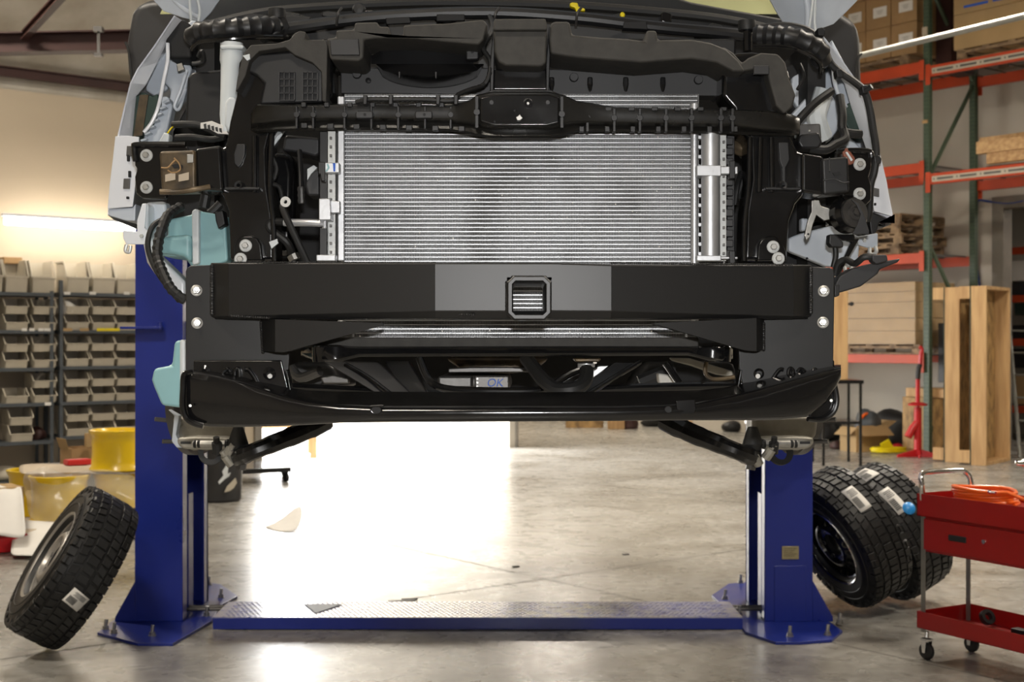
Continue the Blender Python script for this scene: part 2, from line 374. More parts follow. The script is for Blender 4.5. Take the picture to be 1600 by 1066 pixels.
# ceiling: rises away from wall A
w = MB()
w.prism([WA(-.3,BK-.3,4.12), WA(dR+.1,BK-.3,4.12), WA(dR+.1,0,4.12), WA(-.3,0,4.12)], 0, (0,0,.12))
for d0, d1 in ((-.3, 0.0), (0.0, 5.0), (5.0, LEN_B+.3)):
    w.prism([WA(-.3,d0,roofz(d0)), WA(LEN_A+.3,d0,roofz(d0)), WA(LEN_A+.3,d1,roofz(d1)), WA(-.3,d1,roofz(d1))], 0, (0,0,.12))
struct('ceiling', w, 'insul', smooth=False)
# floor with saw-cut joints as narrow gaps
w = MB(); q = [WA(-.3,-.14,0), WA(LEN_A+.3,-.14,0), WA(LEN_A+.3,LEN_B+.3,0), WA(-.3,LEN_B+.3,0)]
w.prism(q, 0, (0,0,-.15)); w.prism([WA(-.3,BK-.14,0), WA(dR,BK-.14,0), WA(dR,-.14,0), WA(-.3,-.14,0)],0,(0,0,-.15)); struct('floor', w, 'floor', smooth=False)
jp = FP(850, 905)
jd = (jp - CORNER); ja = -jd.dot(DA); jb = -jd.dot(DB)
jm = mat('joint_dirt', (0.10, 0.09, 0.075), .8, var=.3)
w = MB()
for k in range(-2, 3):
    a_ = ja + k*3.66
    if 0 < a_ < LEN_A: w.add([WA(a_-.004,0.02,.0012), WA(a_+.004,0.02,.0012), WA(a_+.004,LEN_B,.0012), WA(a_-.004,LEN_B,.0012)], [(0,1,2,3)])
for k in range(-3, 4):
    b_ = jb + k*3.66
    if 0 < b_ < LEN_B: w.add([WA(0,b_-.004,.0016), WA(LEN_A,b_-.004,.0016), WA(LEN_A,b_+.004,.0016), WA(0,b_+.004,.0016)], [(0,1,2,3)])
struct('trim_2', w, jm, smooth=False)
w = MB(); w.prism([WA(-30,-.14,-.02), WA(40,-.14,-.02), WA(40,-60,-.02), WA(-30,-60,-.02)], 0, (0,0,-.1)); struct('ground_outside', w, 'outside', smooth=False)
# portal that lets the renderer find the daylight in the doorway
mid = WA((dR+dL)/2, -0.02, DOOR_H/2)
area('daylight_portal', mid, mid - DB, dL-dR, 1, size_y=DOOR_H, portal=True)

# red-oxide steel overhead
def obeam(mb, p0, p1, wdt, hgt):
    d = (p1-p0); L = d.length; t = d.normalized(); side = t.cross(Vector((0,0,1))).normalized(); up = side.cross(t)
    c = (p0+p1)/2
    mb.obox(c + up*(hgt/2-.006), t*L/2, side*wdt/2, up*.006); mb.obox(c - up*(hgt/2-.006), t*L/2, side*wdt/2, up*.006)
    mb.obox(c, t*L/2, side*.005, up*(hgt/2-.012))
w = MB(); p0 = P(-330, 76, 10.6); p1 = P(560, 57, 11.6); obeam(w, p0, p1, .16, .17)
o = w.build('roof_beam', 'redbeam', smooth=False); tag(o, 'dark red steel roof beam crossing near the ceiling at upper left', 'beam')
w = MB(); p0 = WA(0.1, .10, 4.085); p1 = WA(LEN_A-.1, .10, 4.085); obeam(w, p0, p1, .07, .10)
o = w.build('roof_purlin', 'redbeam', smooth=False); tag(o, 'thin dark red purlin running just above the tan wall', 'beam')
w = MB(); p0 = P(38, 56, 10.95); p1 = P(150, -66, 9.2); obeam(w, p0, p1, .06, .07)
o = w.build('flange_brace', 'redbeam', smooth=False); tag(o, 'short slanting dark brace rising from the roof beam', 'brace')
w = MB(); p = P(152, 45, 10.75); w.tube([P(154, 45, 10.72), P(154, 88, 10.72)], .012, smooth=False); w.obox(P(154,46,10.72), (.035,0,0),(0,.03,0),(0,0,.02)); w.obox(P(154,86,10.72), (.03,0,0),(0,.03,0),(0,0,.012))
o = w.build('beam_clamp', 'steel'); tag(o, 'small dark clamp hanging on the red roof beam', 'clamp')

for (lx, ly), lz, lw in LAMPS:
    t = empty('added_lamp_fixture', (lx, ly, lz), 'boxy white unseen ceiling lamp added out of frame to light the shop', 'lamp', 'unseen added ceiling lamps above the shop')
    w = MB(); w.box((lx-.62, ly-.3, lz-.03), (lx+.62, ly+.3, lz+.05)); w.build('housing', 'white', t, bevel=.01)
    w = MB(); w.box((lx-.57, ly-.25, lz-.05), (lx+.57, ly+.25, lz-.031)); w.build('diffuser', 'lamp', t)
    dd = -(Vector((lx,ly,0)) - CORNER).dot(DB)
    w = MB()
    for s in (-.5,.5): w.tube([(lx+s,ly,lz+.05),(lx+s,ly,roofz(dd)+.05)], .004, seg=6)
    w.build('hanger_wire', 'steel', t)

# ------------------------------------------------------------------ THE VAN (raised on the lift)
VAN = empty('van', (-0.03, 5.2, 1.15), 'white van without front bumper, raised on the blue lift, black hitch beam across its radiator', 'van')
def part(name, fn, m, bevel=0.0, parent=None, label=None, **k):
    w = MB(); fn(w); return w.build(name, m, parent or VAN, bevel=bevel, label=label, **k)
def slab(name, pts, Y, d, m, bevel=.003, parent=None, label=None):
    w = MB(); w.pp(pts, Y, d); return w.build(name, m, parent or VAN, bevel=bevel, label=label)
def hose(name, pts, r, m='rubber', parent=None, ribs=0.0, label=None, seg=10, sub=5):
    w = MB(); w.tube([P(*p) for p in pts], r, seg=seg, sub=sub, ribs=ribs); return w.build(name, m, parent or VAN, label=label)
def bolt(px, py, Y, r, parent, m='zinc', stud=0.02, washer=True, name='bolt', wm='washer', ax=(0,-1,0)):
    """washer and hex bolt facing the viewer side; r = washer radius in metres"""
    c = P(px, py, Y); a = Vector(ax).normalized(); w = MB()
    hr = r*0.52
    w.lathe([(1e-5,0),(hr,0),(hr,r*.55),(hr*.85,r*.62),(1e-5,r*.62)], c + a*r*.16, a, 6)
    if stud: w.cyl(c + a*r*.7, a, r*.3, stud, 10)
    b = w.build(name, m, parent, smooth=False)
    if washer:
        w = MB(); w.lathe([(1e-5,0),(r,0),(r,r*.1),(r*.9,r*.18),(hr*.9,r*.18)], c, a, 28); w.build('washer', wm, b if parent is VAN else parent)
    return b
def mir(pts, c=800.0): return [(2*c - p[0],) + tuple(p[1:]) for p in pts][::-1]

# --- dark engine bay shade panel and main body
def body(w):
    for s, x in ((-1, -0.985), (1, 0.925)):
        w.prism([Vector((x,4.15,1.28)), Vector((x,8.6,1.28)), Vector((x,8.6,3.55)), Vector((x,5.0,3.55)), Vector((x,4.55,3.2)), Vector((x,4.15,2.45))], 0, (-s*.05,0,0))
    w.box((-0.985,5.0,3.5),(.925,8.6,3.56)); w.box((-0.985,8.55,1.28),(.925,8.6,3.55))
    w.prism([Vector((-.985,4.56,3.22)),Vector((.925,4.56,3.22)),Vector((.925,5.0,3.55)),Vector((-.985,5.0,3.55))],0,(0,.03,-.03))
part('cargo_body', body, 'white', .02)
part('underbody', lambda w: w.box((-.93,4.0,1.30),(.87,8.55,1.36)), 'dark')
part('windscreen', lambda w: w.prism([P(250,22,3.95),P(1300,22,3.95),Vector((.86,4.56,3.2)),Vector((-.92,4.56,3.2))],0,(0,.006,.002)), 'glass')
part('engine_bay_shade', lambda w: (w.pbox(306,60,1285,545,3.42,.02), w.pbox(306,60,335,560,3.1,.4), w.pbox(1262,60,1290,560,3.1,.4)), 'dark')  # dark sheets standing in for the shade inside the engine bay
part('cowl', lambda w: w.pp([(290,42),(300,14),(330,-12),(385,-18),(560,-20),(850,-20),(1030,-14),(1080,2),(1150,15),(1245,32),(1245,75),(290,75)],3.5,.5), 'plastic', .01)
part('cowl_seal', lambda w: w.tube([P(330,38,3.44),P(420,18,3.44),P(560,8,3.44),P(700,4,3.44),P(880,8,3.44),P(1020,18,3.44),P(1130,30,3.44),P(1215,48,3.44)],.012,8), 'rubber')

# hood standing open: only its lower rear corners hang into the picture
hp = [(235,-4),(255,18),(285,28),(315,35),(328,22),(346,-4),(420,-60),(1130,-60),(1200,-6),(1215,22),(1228,42),(1275,48),(1303,38),(1322,20),(1345,-4),(1372,-70),(1300,-330),(800,-360),(280,-330),(210,-70)]
def hoodf(w):
    pts = [P(x, y, 3.36 - max(0, -y)*.0012) for x, y in hp]; w.prism(pts, 0, (0, .025, .012))
hood = part('hood', hoodf, 'inner', .004)
hose('hood_rib', [(262,-10,3.34),(285,12,3.34),(312,28,3.34)], .006, 'inner', hood)
hose('hood_rib', [(1250,-30,3.34),(1262,10,3.34),(1262,42,3.34)], .008, 'inner', hood)
for xs in ([(297,-20,3.30),(297,10,3.30),(300,42,3.28)], [(303,-20,3.31),(312,15,3.30),(308,44,3.28)], [(1274,-30,3.30),(1268,20,3.29),(1263,52,3.28)], [(1276,-30,3.31),(1273,25,3.29),(1275,56,3.28)]):
    hose('washer_hose', xs, .0035, 'palep')

# door mirrors behind the fenders
part('door_mirror', lambda w: w.pp([(204,20),(212,5),(232,-2),(262,-4),(300,0),(300,160),(207,140),(198,112),(195,70)], 4.3, .12), 'plastic2', .03, bseg=4)
part('door_mirror', lambda w: w.pp([(1293,0),(1322,22),(1340,34),(1346,60),(1348,125),(1345,140),(1290,160),(1280,60)], 4.3, .12), 'plastic2', .03, bseg=4)
hose('mirror_seam', [(196,66,4.29),(202,85,4.285),(206,125,4.285)], .004, 'rubber')
hose('mirror_seam', [(1346,84,4.29),(1339,95,4.285),(1336,128,4.285)], .004, 'rubber')

# --- fenders: front edge flange, outer skin sweeping back
def fender(outer, inner, name_lbl, sgn):
    w = MB()
    n = len(outer); Y0 = 3.02
    for i in range(n-1):
        a, b, c, d = outer[i], outer[i+1], inner[i+1], inner[i]
        w.prism([P(a[0],a[1],Y0), P(b[0],b[1],Y0), P(c[0],c[1],Y0+.035), P(d[0],d[1],Y0+.035)], 0, (0,.004,0))
    rs = []
    for k, (dy, dx) in enumerate(((0,0),(.12,.022),(.4,.045),(1.15,.045))):
        rs.append([P(p[0],p[1],Y0) + Vector((sgn*dx*(1 if i else 1), dy, .0 if i else 0)) for i, p in enumerate(outer)])
    w.rings(rs, close=False, caps=False)
    rs2 = [[v - Vector((sgn*.004,0,0)) for v in r] for r in rs]; w.rings(rs2, close=False, caps=False)
    return w.build('fender', 'white', VAN, label=name_lbl)
Lo = [(272,24),(240,72),(214,108),(203,130),(193,170),(184,210),(177,255),(171,300),(168,336)]
Li = [(285,32),(262,62),(245,98),(228,132),(212,150),(206,214),(212,250),(210,300),(207,323)]
fL = fender(Lo, Li, 'white fender edge with clip holes', -1)
Ro = [(1282,50),(1312,88),(1338,125),(1353,165),(1366,215),(1377,255),(1388,300),(1397,345)]
Ri = [(1268,60),(1296,98),(1320,130),(1330,165),(1348,215),(1362,255),(1360,300),(1362,330)]
fR = fender(Ro, Ri, 'white fender edge with clip nuts', 1)
slab('fender_flange', [(180,213),(200,212),(217,214),(216,240),(212,285),(207,323),(168,326),(171,290),(176,250)], 3.012, .006, 'white', .001, fL)
for x, y in ((203,236),(198,287)): slab('clip_nut', [(x-5,y-8),(x+5,y-8),(x+4,y+8),(x-6,y+8)], 3.005, .006, 'steel', .001, fL)
for x, y, h in ((200,247,5),(202,272,5),(199,309,2)): slab('slot', [(x-2,y-h),(x+2,y-h),(x+2,y+h),(x-2,y+h)], 3.004, .007, 'dark', .001, fL)
slab('fender_return', [(168,327),(207,324),(212,318),(211,345),(196,345),(170,337)], 3.02, .10, 'kraft' if 0 else 'inner', .003, fL)
slab('fender_flange', [(1362,215),(1370,218),(1386,285),(1394,338),(1366,330),(1360,300)], 3.012, .006, 'white', .001, fR)
slab('clip_nut', [(1365,293),(1374,295),(1374,308),(1365,306)], 3.005, .006, 'steel', .001, fR)
for x, y, h in ((1366,282,4),(1368,319,2)): slab('slot', [(x-1.5,y-h),(x+1.5,y-h),(x+1.5,y+h),(x-1.5,y+h)], 3.004, .007, 'dark', .001, fR)
slab('fender_return', [(1362,331),(1396,346),(1396,338),(1374,349),(1370,362),(1362,372),(1358,340)], 3.02, .08, 'plastic', .003, fR)
# dark lens pockets in the fenders
slab('headlamp_pocket', [(204,150),(216,148),(222,143),(238,150),(246,146),(250,160),(243,180),(236,196),(226,205),(215,214),(189,213),(193,185)], 3.06, .05, 'green_d', .004)
slab('headlamp_pocket', [(1322,165),(1326,160),(1352,166),(1358,190),(1362,215),(1348,218),(1330,210),(1320,190)], 3.06, .05, 'green_d', .004)
slab('pocket_stripe', [(218,148),(232,148),(222,212),(208,213)], 3.055, .005, 'bronze', .001)

# --- pale body steel around the lamp openings
def pale(side):
    if side == 'l':
        L = [([(258,62),(300,30),(330,40),(330,120),(300,140),(262,130),(250,110)], 3.2, .03),
             ([(262,92),(290,95),(300,105),(288,150),(272,172),(262,165),(266,140),(255,128)], 3.12, .04),
             ([(225,205),(240,190),(252,150),(262,150),(270,165),(262,200),(250,232),(222,232)], 3.08, .04),
             ([(330,100),(362,98),(362,108),(330,112)], 3.2, .03),
             ([(236,95),(262,60),(262,140),(240,150),(226,140)], 3.16, .02)]
    else:
        L = [([(1238,120),(1262,108),(1296,104),(1304,140),(1296,160),(1280,170),(1245,168),(1236,150)], 3.2, .03),
             ([(1232,185),(1262,150),(1300,148),(1316,170),(1312,200),(1296,222),(1280,225),(1250,210)], 3.12, .04),
             ([(1300,60),(1335,125),(1330,160),(1345,215),(1350,250),(1325,235),(1310,160),(1300,110)], 3.14, .03),
             ([(1325,210),(1350,235),(1352,262),(1340,240),(1322,232)], 3.08, .03),
             ([(1246,190),(1256,175),(1270,172),(1282,185),(1282,215),(1246,215)], 3.05, .04)]
    for pts, Y, d in L: slab('fender_apron', pts, Y, d, 'inner', .006)
pale('l'); pale('r')
for k in range(7):
    t = k/6; x = 262 - 36*t; y = 158 + 60*t
    slab('apron_rib', [(x-8,y),(x+2,y-3),(x+4,y),(x-6,y+4)], 3.06, .03, 'inner', .003)
hose('apron_edge', [(262,68,3.05),(262,95,3.04),(256,125,3.04),(248,165,3.03),(238,190,3.03),(225,207,3.03)], .0045, 'white')
hose('apron_edge', [(292,110,3.06),(282,142,3.05),(273,165,3.05),(280,170,3.06),(290,140,3.08)], .004, 'inner')
hose('apron_edge', [(1302,104,3.06),(1304,128,3.05),(1312,152,3.04),(1322,168,3.03)], .005, 'inner')
hose('apron_duct', [(1288,140,3.0),(1282,160,3.0),(1276,185,2.98),(1286,215,3.0)], .022, 'palep')
slab('apron_bolt_plate', [(276,100),(284,98),(288,108),(278,112)], 3.04, .01, 'zinc', .001)

# black covers inside the left and right lamp openings
slab('lamp_bay_cover', [(292,120),(300,112),(345,108),(352,112),(352,205),(332,200),(288,200)], 3.0, .12, 'plastic', .012)
slab('lamp_bay_cover', [(252,60),(262,36),(285,28),(300,40),(300,92),(262,92),(262,72)], 3.05, .1, 'dark', .01)
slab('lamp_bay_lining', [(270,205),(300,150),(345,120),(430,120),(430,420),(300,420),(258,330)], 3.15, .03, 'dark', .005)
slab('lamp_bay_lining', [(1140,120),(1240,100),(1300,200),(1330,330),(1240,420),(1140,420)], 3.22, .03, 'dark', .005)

# --- radiator
core = part('radiator_core', lambda w: w.pbox(538,147,1092,531,2.815,.03), 'fins', smooth=False, label='silver finned radiator core')
w = MB(); y = 150.0; k = 0
while y < 530:
    z = P(0, y, 2.80).z; w.box((P(538,0,2.8).x, 2.803, z-.0009), (P(1090,0,2.8).x, 2.822, z+.0009)); y += 6.62
w.build('coolant_tubes', 'alu', core, smooth=False)
w = MB(); y = 153.3
rr = random.Random(3)
for k in range(70):
    px_ = rr.uniform(560,1080); py_ = rr.uniform(212,400) if rr.random() < .8 else rr.uniform(508,528)
    c = P(px_,py_,2.801); s = rr.uniform(.0005,.0013)
    w.obox(c, (s,0,0), (0,.0006,0), (0,0,s*1.3))
w.build('road_grit', 'paper', core, smooth=False)
def side_tank(w):
    w.pbox(527,150,538,408,2.79,.04); w.pbox(527,500,538,531,2.79,.04)
part('header_tank', side_tank, 'alu', .003)
part('header_tank', lambda w: (w.tube([P(1085,165,2.785),P(1085,530,2.785)], .0085, 12, smooth=False), w.cyl(P(1085,170,2.785),(0,0,1),.0095,.01,12)), 'alu')
part('side_channel', lambda w: (w.pbox(512,205,524,408,2.78,.03),), 'washer', .001)
w = MB()
for k in range(15):
    y = 216+13.7*k; w.obox(P(517,y,2.775),(.0022,0,0),(0,.004,0),(0,0,.003))
w.build('channel_studs', 'steel', VAN, bevel=.0006)
part('side_channel', lambda w: (w.pbox(1125,208,1135,408,2.79,.03),), 'washer', .001)
w = MB()
for k in range(15):
    y = 222+13.4*k; w.obox(P(1131,y,2.785),(.0022,0,0),(0,.004,0),(0,0,.003))
w.build('channel_studs', 'steel', VAN, bevel=.0006)
part('radiator_side_seal', lambda w: w.pp([(499,205),(512,205),(512,300),(514,408),(499,408)], 2.80,.05), 'plastic', .002)
w = MB()
for k in range(12): w.pbox(1134, 215+16*k, 1146, 215+16*k+11, 2.80-.004*(k%2), .03)
w.pbox(1136,205,1148,408,2.815,.03)
w.build('radiator_side_seal', 'plastic2', VAN, bevel=.002)
w = MB()
for k in range(13):
    y = 212 + 6.6*k*2.3
    if y < 400: w.pbox(1091,y,1096,y+5,2.79,.02)
w.build('drier_clips', 'alu', VAN)
def drier(w):
    c0 = P(1110,408,2.765); c1 = P(1110,206,2.765); w.cyl(c0,(0,0,1),.0195,(c1-c0).z,28)
dr = part('receiver_drier', drier, 'alu')
for y0, y1 in ((257,275),(398,408)):
    part('drier_bracket', lambda w: (w.pbox(1089,y0+1,1127,y1,2.745,.03), w.pbox(1125,y0+3,1153,y1-3,2.75,.02)), 'alu', .002, dr)
    slab('bracket_clip', [(1140,y0-6),(1149,y0-6),(1149,y1+4),(1140,y1+4)], 2.742, .02, 'plastic', .002, dr)
# left brackets, pressure block and pipes
slab('radiator_bracket', [(507,254),(530,254),(530,270),(507,270)], 2.745,.03,'alu',.002)
slab('paint_mark', [(510,256),(513,256),(515,262),(511,268),(508,268),(512,262)], 2.7435,.001,'teal',0)
slab('paint_mark', [(520,255),(524,255),(524,268),(521,268)], 2.7435,.001,'blueink',0)
slab('bracket_clip', [(497,253),(508,253),(508,283),(502,283),(500,272),(497,272)], 2.74,.02,'plastic',.002)
blk = slab('valve_block', [(498,310),(516,310),(517,344),(498,344)], 2.73,.05,'alu',.002)
slab('valve_bracket', [(516,313),(531,314),(531,333),(516,333)], 2.745,.02,'alu',.002,blk)
hose('valve_nozzle', [(507,344,2.75),(507,357,2.75)], .005,'alu',blk)
hose('metal_pipe', [(506,349,2.75),(480,348,2.75),(444,348,2.76)], .008,'alu',blk)
slab('radiator_bracket', [(494,398),(524,398),(524,408),(494,408)], 2.745,.03,'alu',.002)
slab('bracket_clip', [(499,355),(511,355),(511,408),(499,408)], 2.76,.02,'plastic',.002)

# --- hoses left of the radiator
hose('coolant_hose', [(444,347,2.77),(425,347,2.78),(421,356,2.78),(432,366,2.78),(449,380,2.78),(457,400,2.8),(460,430,2.8)], .0085)
hose('coolant_hose', [(446,318,2.76),(442,325,2.75),(452,350,2.74),(466,380,2.74),(480,410,2.75)], .0075)
part('hose_end', lambda w: w.lathe([(.004,0),(.011,0),(.011,.008),(.004,.008)], P(447,316,2.75),(0,-1,0),20),'zinc')
hose('hose_clamp', [(457,398,2.79),(461,406,2.79)], .0125,'zinc')
slab('plastic_tab', [(420,378),(433,373),(435,380),(424,389)], 2.74,.006,'palep',.001)
hose('braided_line', [(468,235,3.0),(470,270,2.98),(471,310,2.95)], .006,'plastic')
hose('braided_line', [(470,292,2.95),(471,318,2.95)], .0085,'steel', ribs=.006)
hose('wiring_loom', [(434,200,2.8),(424,215,2.8),(424,240,2.79),(432,262,2.79),(428,280,2.79),(422,286,2.78),(436,292,2.79),(441,310,2.8)], .0055,'rubber', ribs=.005)
slab('white_clip', [(418,206),(430,203),(446,203),(438,215),(428,228),(419,226)], 2.83,.006,'palep',.001)
slab('white_clip', [(480,264),(490,258),(496,262),(486,272),(480,282)], 2.83,.006,'palep',.001)
slab('intake_duct', [(445,210),(500,215),(500,240),(492,245),(475,240),(440,235)], 3.05,.1,'plastic2',.01)
slab('intake_duct', [(478,268),(500,262),(500,306),(480,306),(476,290)], 2.86,.08,'plastic2',.006)
slab('air_box', [(418,235),(455,238),(462,270),(458,400),(418,400)], 2.98,.1,'gloss',.02)
part('corner_hose', lambda w: w.tube([P(1135,222,2.9),P(1160,232,2.88),P(1168,234,2.88)], .018, 14), 'bronze')
part('spring_clamp', lambda w: w.lathe([(.020,0),(.022,0),(.022,.010),(.020,.010)], P(1158,232,2.89),(1,.1,0),24), 'zinc')
hose('coolant_hose', [(1168,234,2.9),(1172,262,2.9),(1160,290,2.9),(1150,310,2.9)], .016)
hose('coolant_hose', [(1158,270,2.88),(1152,292,2.86),(1148,320,2.86)], .006)

# --- upper crossmember
def cross(w):
    st = [(392,2.76,176,196,204),(402,2.74,163,193,208),(430,2.735,163,190,206),(480,2.73,163,187,204),(560,2.725,162,186,203),(640,2.72,163,187,204),(700,2.715,165,188,205),(735,2.71,156,192,210),
          (745,2.70,148,194,213),(770,2.695,143,199,216),(858,2.695,143,199,216),(880,2.70,148,194,213),(900,2.71,157,191,207),(960,2.72,167,193,206),(1060,2.725,170,195,208),(1140,2.73,171,196,210),(1200,2.74,173,202,212),(1235,2.75,178,205,212),(1250,2.78,184,204,210)]
    rs = []
    for x, Y, t, m_, b in st:
        rs.append([P(x,t,Y+.02), P(x,t+2,Y+.003), P(x,m_-4,Y), P(x,m_,Y+.004), P(x,m_+5,Y+.018), P(x,b-4,Y+.014), P(x,b,Y+.02), P(x,b-3,Y+.07), P(x,t,Y+.07)])
    w.rings(rs)
cx = part('upper_crossmember', cross, 'satin', angle=50)
def rib_part(x0, y0, x1, y1, Y, d, nm='stiffening_rib'):
    w = MB(); w.pbox(x0, y0, x1, y1, Y, d); w.build(nm, 'plastic', cx, bevel=.0015)
def rib_node(x, y, Y, r):
    w = MB(); w.cyl(P(x,y,Y),(0,1,0),r,.01,16); w.build('rib_node', 'plastic', cx, bevel=.001)
for x in (463,489,538,580,622,664,704): rib_part(x-2,166,x+2,201,2.717,.02); rib_node(x,179,2.714,.006)
for x in (918,960,1000,1041,1081,1127,1145): rib_part(x-2.5,169,x+2.5,206,2.717,.02); rib_node(x,184,2.714,.0065)
for x, y in ((745,175),(878,178)): rib_part(x-3,150,x+3,200,2.692,.02); rib_node(x,y,2.690,.007)
for x in range(470,760,41): rib_part(x,192+(.02*(x-470)),x+10,200+(.02*(x-470)),2.722,.015,'lip_clip')
for x in range(905,1160,40): rib_part(x,197,x+8,206,2.722,.015,'lip_clip')
for x in range(470,720,36): rib_part(x,160,x+8,167,2.72,.02,'lip_clip')
for x in range(910,1150,36): rib_part(x,167,x+10,173,2.72,.02,'lip_clip')
for x in (569,662): 
    slab('mounting_pad', [(x-13,173),(x+13,173),(x+14,179),(x+13,185),(x-13,185),(x-14,179)], 2.708,.02,'plastic2',.003,cx)
    part('pad_hole', lambda w: w.cyl(P(x+1,179,2.7075),(0,1,0),.003,.003,12),'dark',parent=cx)
slab('latch_plate', [(750,152),(770,147),(858,147),(874,152),(874,192),(856,197),(772,197),(750,190)], 2.689,.02,'gloss',.004,cx)
for x, y in ((768,160),(856,160)): part('plate_boss', lambda w: w.cyl(P(x,y,2.687),(0,1,0),.005,.01,16),'plastic',.001,cx)
part('latch_socket', lambda w: w.lathe([(.0045,.004),(.0075,-.004),(.010,-.001),(.010,.01)], P(825,161,2.687),(0,1,0),24),'plastic2',parent=cx)
bolt(825,162,2.686,.006,cx,stud=0,washer=False)
slab('latch_clip', [(806,183),(811,180),(812,178),(814,181),(817,184),(813,188),(808,188)],2.682,.006,'zinc',.001,cx)
for x,y in ((773,190),(851,191),(804,173)): part('plate_hole', lambda w: w.cyl(P(x,y,2.6875),(0,1,0),.0022,.002,10),'dark',parent=cx)
# loom clipped along the crossmember
loom = hose('wiring_loom', [(556,160,2.72),(580,155,2.71),(620,155,2.71),(660,155,2.71),(706,157,2.71),(716,148,2.72),(735,140,2.74),(755,133,2.76),(764,118,2.76),(766,95,2.77),(755,75,2.78),(764,58,2.8),(770,40,2.85),(765,25,2.9)], .0055,'rubber',ribs=.005)
for x in (570,610,684,712): slab('loom_clip', [(x-3,148),(x+4,148),(x+3,163),(x-3,163)], 2.698,.03,'plastic',.002,loom)

# --- side supports
Ls = [(372,96),(392,72),(440,66),(505,64),(520,95),(520,150),(505,163),(430,165),(440,200),(425,206),(418,235),(420,290),(428,340),(430,408),(358,408),(356,330),(346,302),(330,292),(330,236),(352,228),(358,190),(368,150)]
Rs = [(1130,100),(1148,82),(1176,80),(1204,84),(1222,90),(1232,108),(1244,150),(1230,172),(1236,210),(1246,236),(1262,240),(1262,296),(1244,318),(1234,345),(1230,408),(1162,408),(1164,330),(1172,280),(1170,215),(1150,205),(1145,170),(1128,150)]
sl = slab('radiator_side_support', Ls, 2.78, .10, 'gloss', .01)
sr = slab('radiator_side_support', Rs, 2.78, .10, 'gloss', .01)
# ribbed faces, flanges
for p, s, pts_ in ((sl, 1, ((425,206,422,290,427,345,429,408), (398,212,398,300))), (sr, -1, ((1172,215,1170,290,1164,345,1163,408), (1188,215,1186,300), (1205,215,1206,300)))):
    for q in pts_:
        pp_ = [(q[i], q[i+1], 2.772) for i in range(0, len(q), 2)]; hose('flange_edge', pp_, .006, 'gloss', p)
for p, x, c in ((sl, 375, 0), (sr, 1225, 1)):
    slab('support_shelf', [(x-30,292),(x+32,292),(x+30,297),(x-28,297)], 2.76,.03,'plastic',.003,p)
    part('support_boss', lambda w: w.lathe([(.004,-.004),(.008,-.006),(.010,0),(.010,.01)], P(x-2,290,2.765),(0,1,0),20),'plastic',parent=p)
slab('contour_panel', [(370,225),(383,225),(383,240),(378,256),(372,262),(366,256),(365,240)], 2.773,.01,'plastic',.002,sl)
slab('contour_panel', [(1216,222),(1232,222),(1234,250),(1228,262),(1228,290),(1222,290),(1222,262),(1218,250)], 2.773,.01,'plastic',.002,sr)
bl = slab('support_foot', [(366,408),(366,384),(372,372),(380,368),(392,368),(402,372),(408,382),(411,408)], 2.755,.03,'gloss',.004,sl)
br = slab('support_foot', [(1183,408),(1184,384),(1190,374),(1200,369),(1212,369),(1222,378),(1228,392),(1230,408)], 2.755,.03,'gloss',.004,sr)
for x,y,p in ((384,384,bl),(376,405,bl),(1208,386,br),(1216,404,br)): bolt(x,y,2.754,.0135,p,stud=.003)
# air guide with mesh windows
ag = slab('air_guide', [(392,85),(470,78),(505,108),(505,160),(405,163),(412,130),(400,118),(378,108)], 2.765,.02,'plastic',.006,sl)
ag = sl
w = MB()
for x0,x1 in ((436,460),(473,496)):
    for k in range(4): w.pbox(x0+k*(x1-x0)/3-.7, 112, x0+k*(x1-x0)/3+.7, 156, 2.757,.01)
    for k in range(5): w.pbox(x0,112+k*11,x1,113.3+k*11,2.757,.01)
w.build('mesh_grille','plastic2',ag)
for x0,x1 in ((436,460),(473,496)): slab('mesh_opening', [(x0,112),(x1,112),(x1,156),(x0,156)], 2.7635,.002,'dark',0,ag)
fo = slab('foam_duct_corner', [(380,84),(392,70),(430,68),(452,62),(460,52),(468,48),(478,50),(476,62),(508,62),(512,72),(510,160),(503,158),(502,112),(488,98),(460,86),(445,74),(405,80),(390,95),(384,118),(372,140),(368,143),(371,120)], 2.74,.09,'foam',.005)
fo2 = slab('foam_duct_corner', [(1130,72),(1146,82),(1160,98),(1170,90),(1190,82),(1216,84),(1228,98),(1232,120),(1244,148),(1238,168),(1226,178),(1212,165),(1200,120),(1198,105),(1160,112),(1140,108),(1124,95)], 2.74,.09,'foam',.005)
slab('duct_pad', [(1178,102),(1202,102),(1202,116),(1178,116)], 2.732,.01,'plastic2',.002,fo2)
slab('clear_clip', [(379,87),(390,84),(391,92),(386,95)], 2.735,.006,'palep',.001,fo)

# --- foam/plastic ducting above the radiator
slab('foam_duct', [(510,60),(525,58),(525,47),(553,46),(554,35),(590,34),(592,41),(608,41),(609,55),(630,55),(630,39),(700,36),(755,30),(762,38),(756,62),(748,70),(700,66),(640,60),(590,60),(569,62),(568,90),(560,96),(516,93)], 2.72,.14,'foam',.006)
slab('duct_window', [(515,62),(560,60),(562,86),(517,86)], 2.714,.01,'plastic2',.002)
slab('foam_duct', [(772,29),(853,29),(855,48),(854,98),(846,104),(790,103),(778,96),(772,80),(771,48)], 2.71,.16,'foam',.006)
slab('duct_step', [(772,29),(853,29),(855,47),(771,47)], 2.695,.03,'foam',.004)
slab('foam_duct', [(858,60),(861,35),(868,33),(890,33),(894,54),(940,58),(980,60),(1008,64),(1010,47),(1026,47),(1028,62),(1080,61),(1110,66),(1135,76),(1155,95),(1165,112),(1145,112),(1120,98),(1080,92),(1000,98),(900,90),(860,84)], 2.72,.14,'foam',.006)
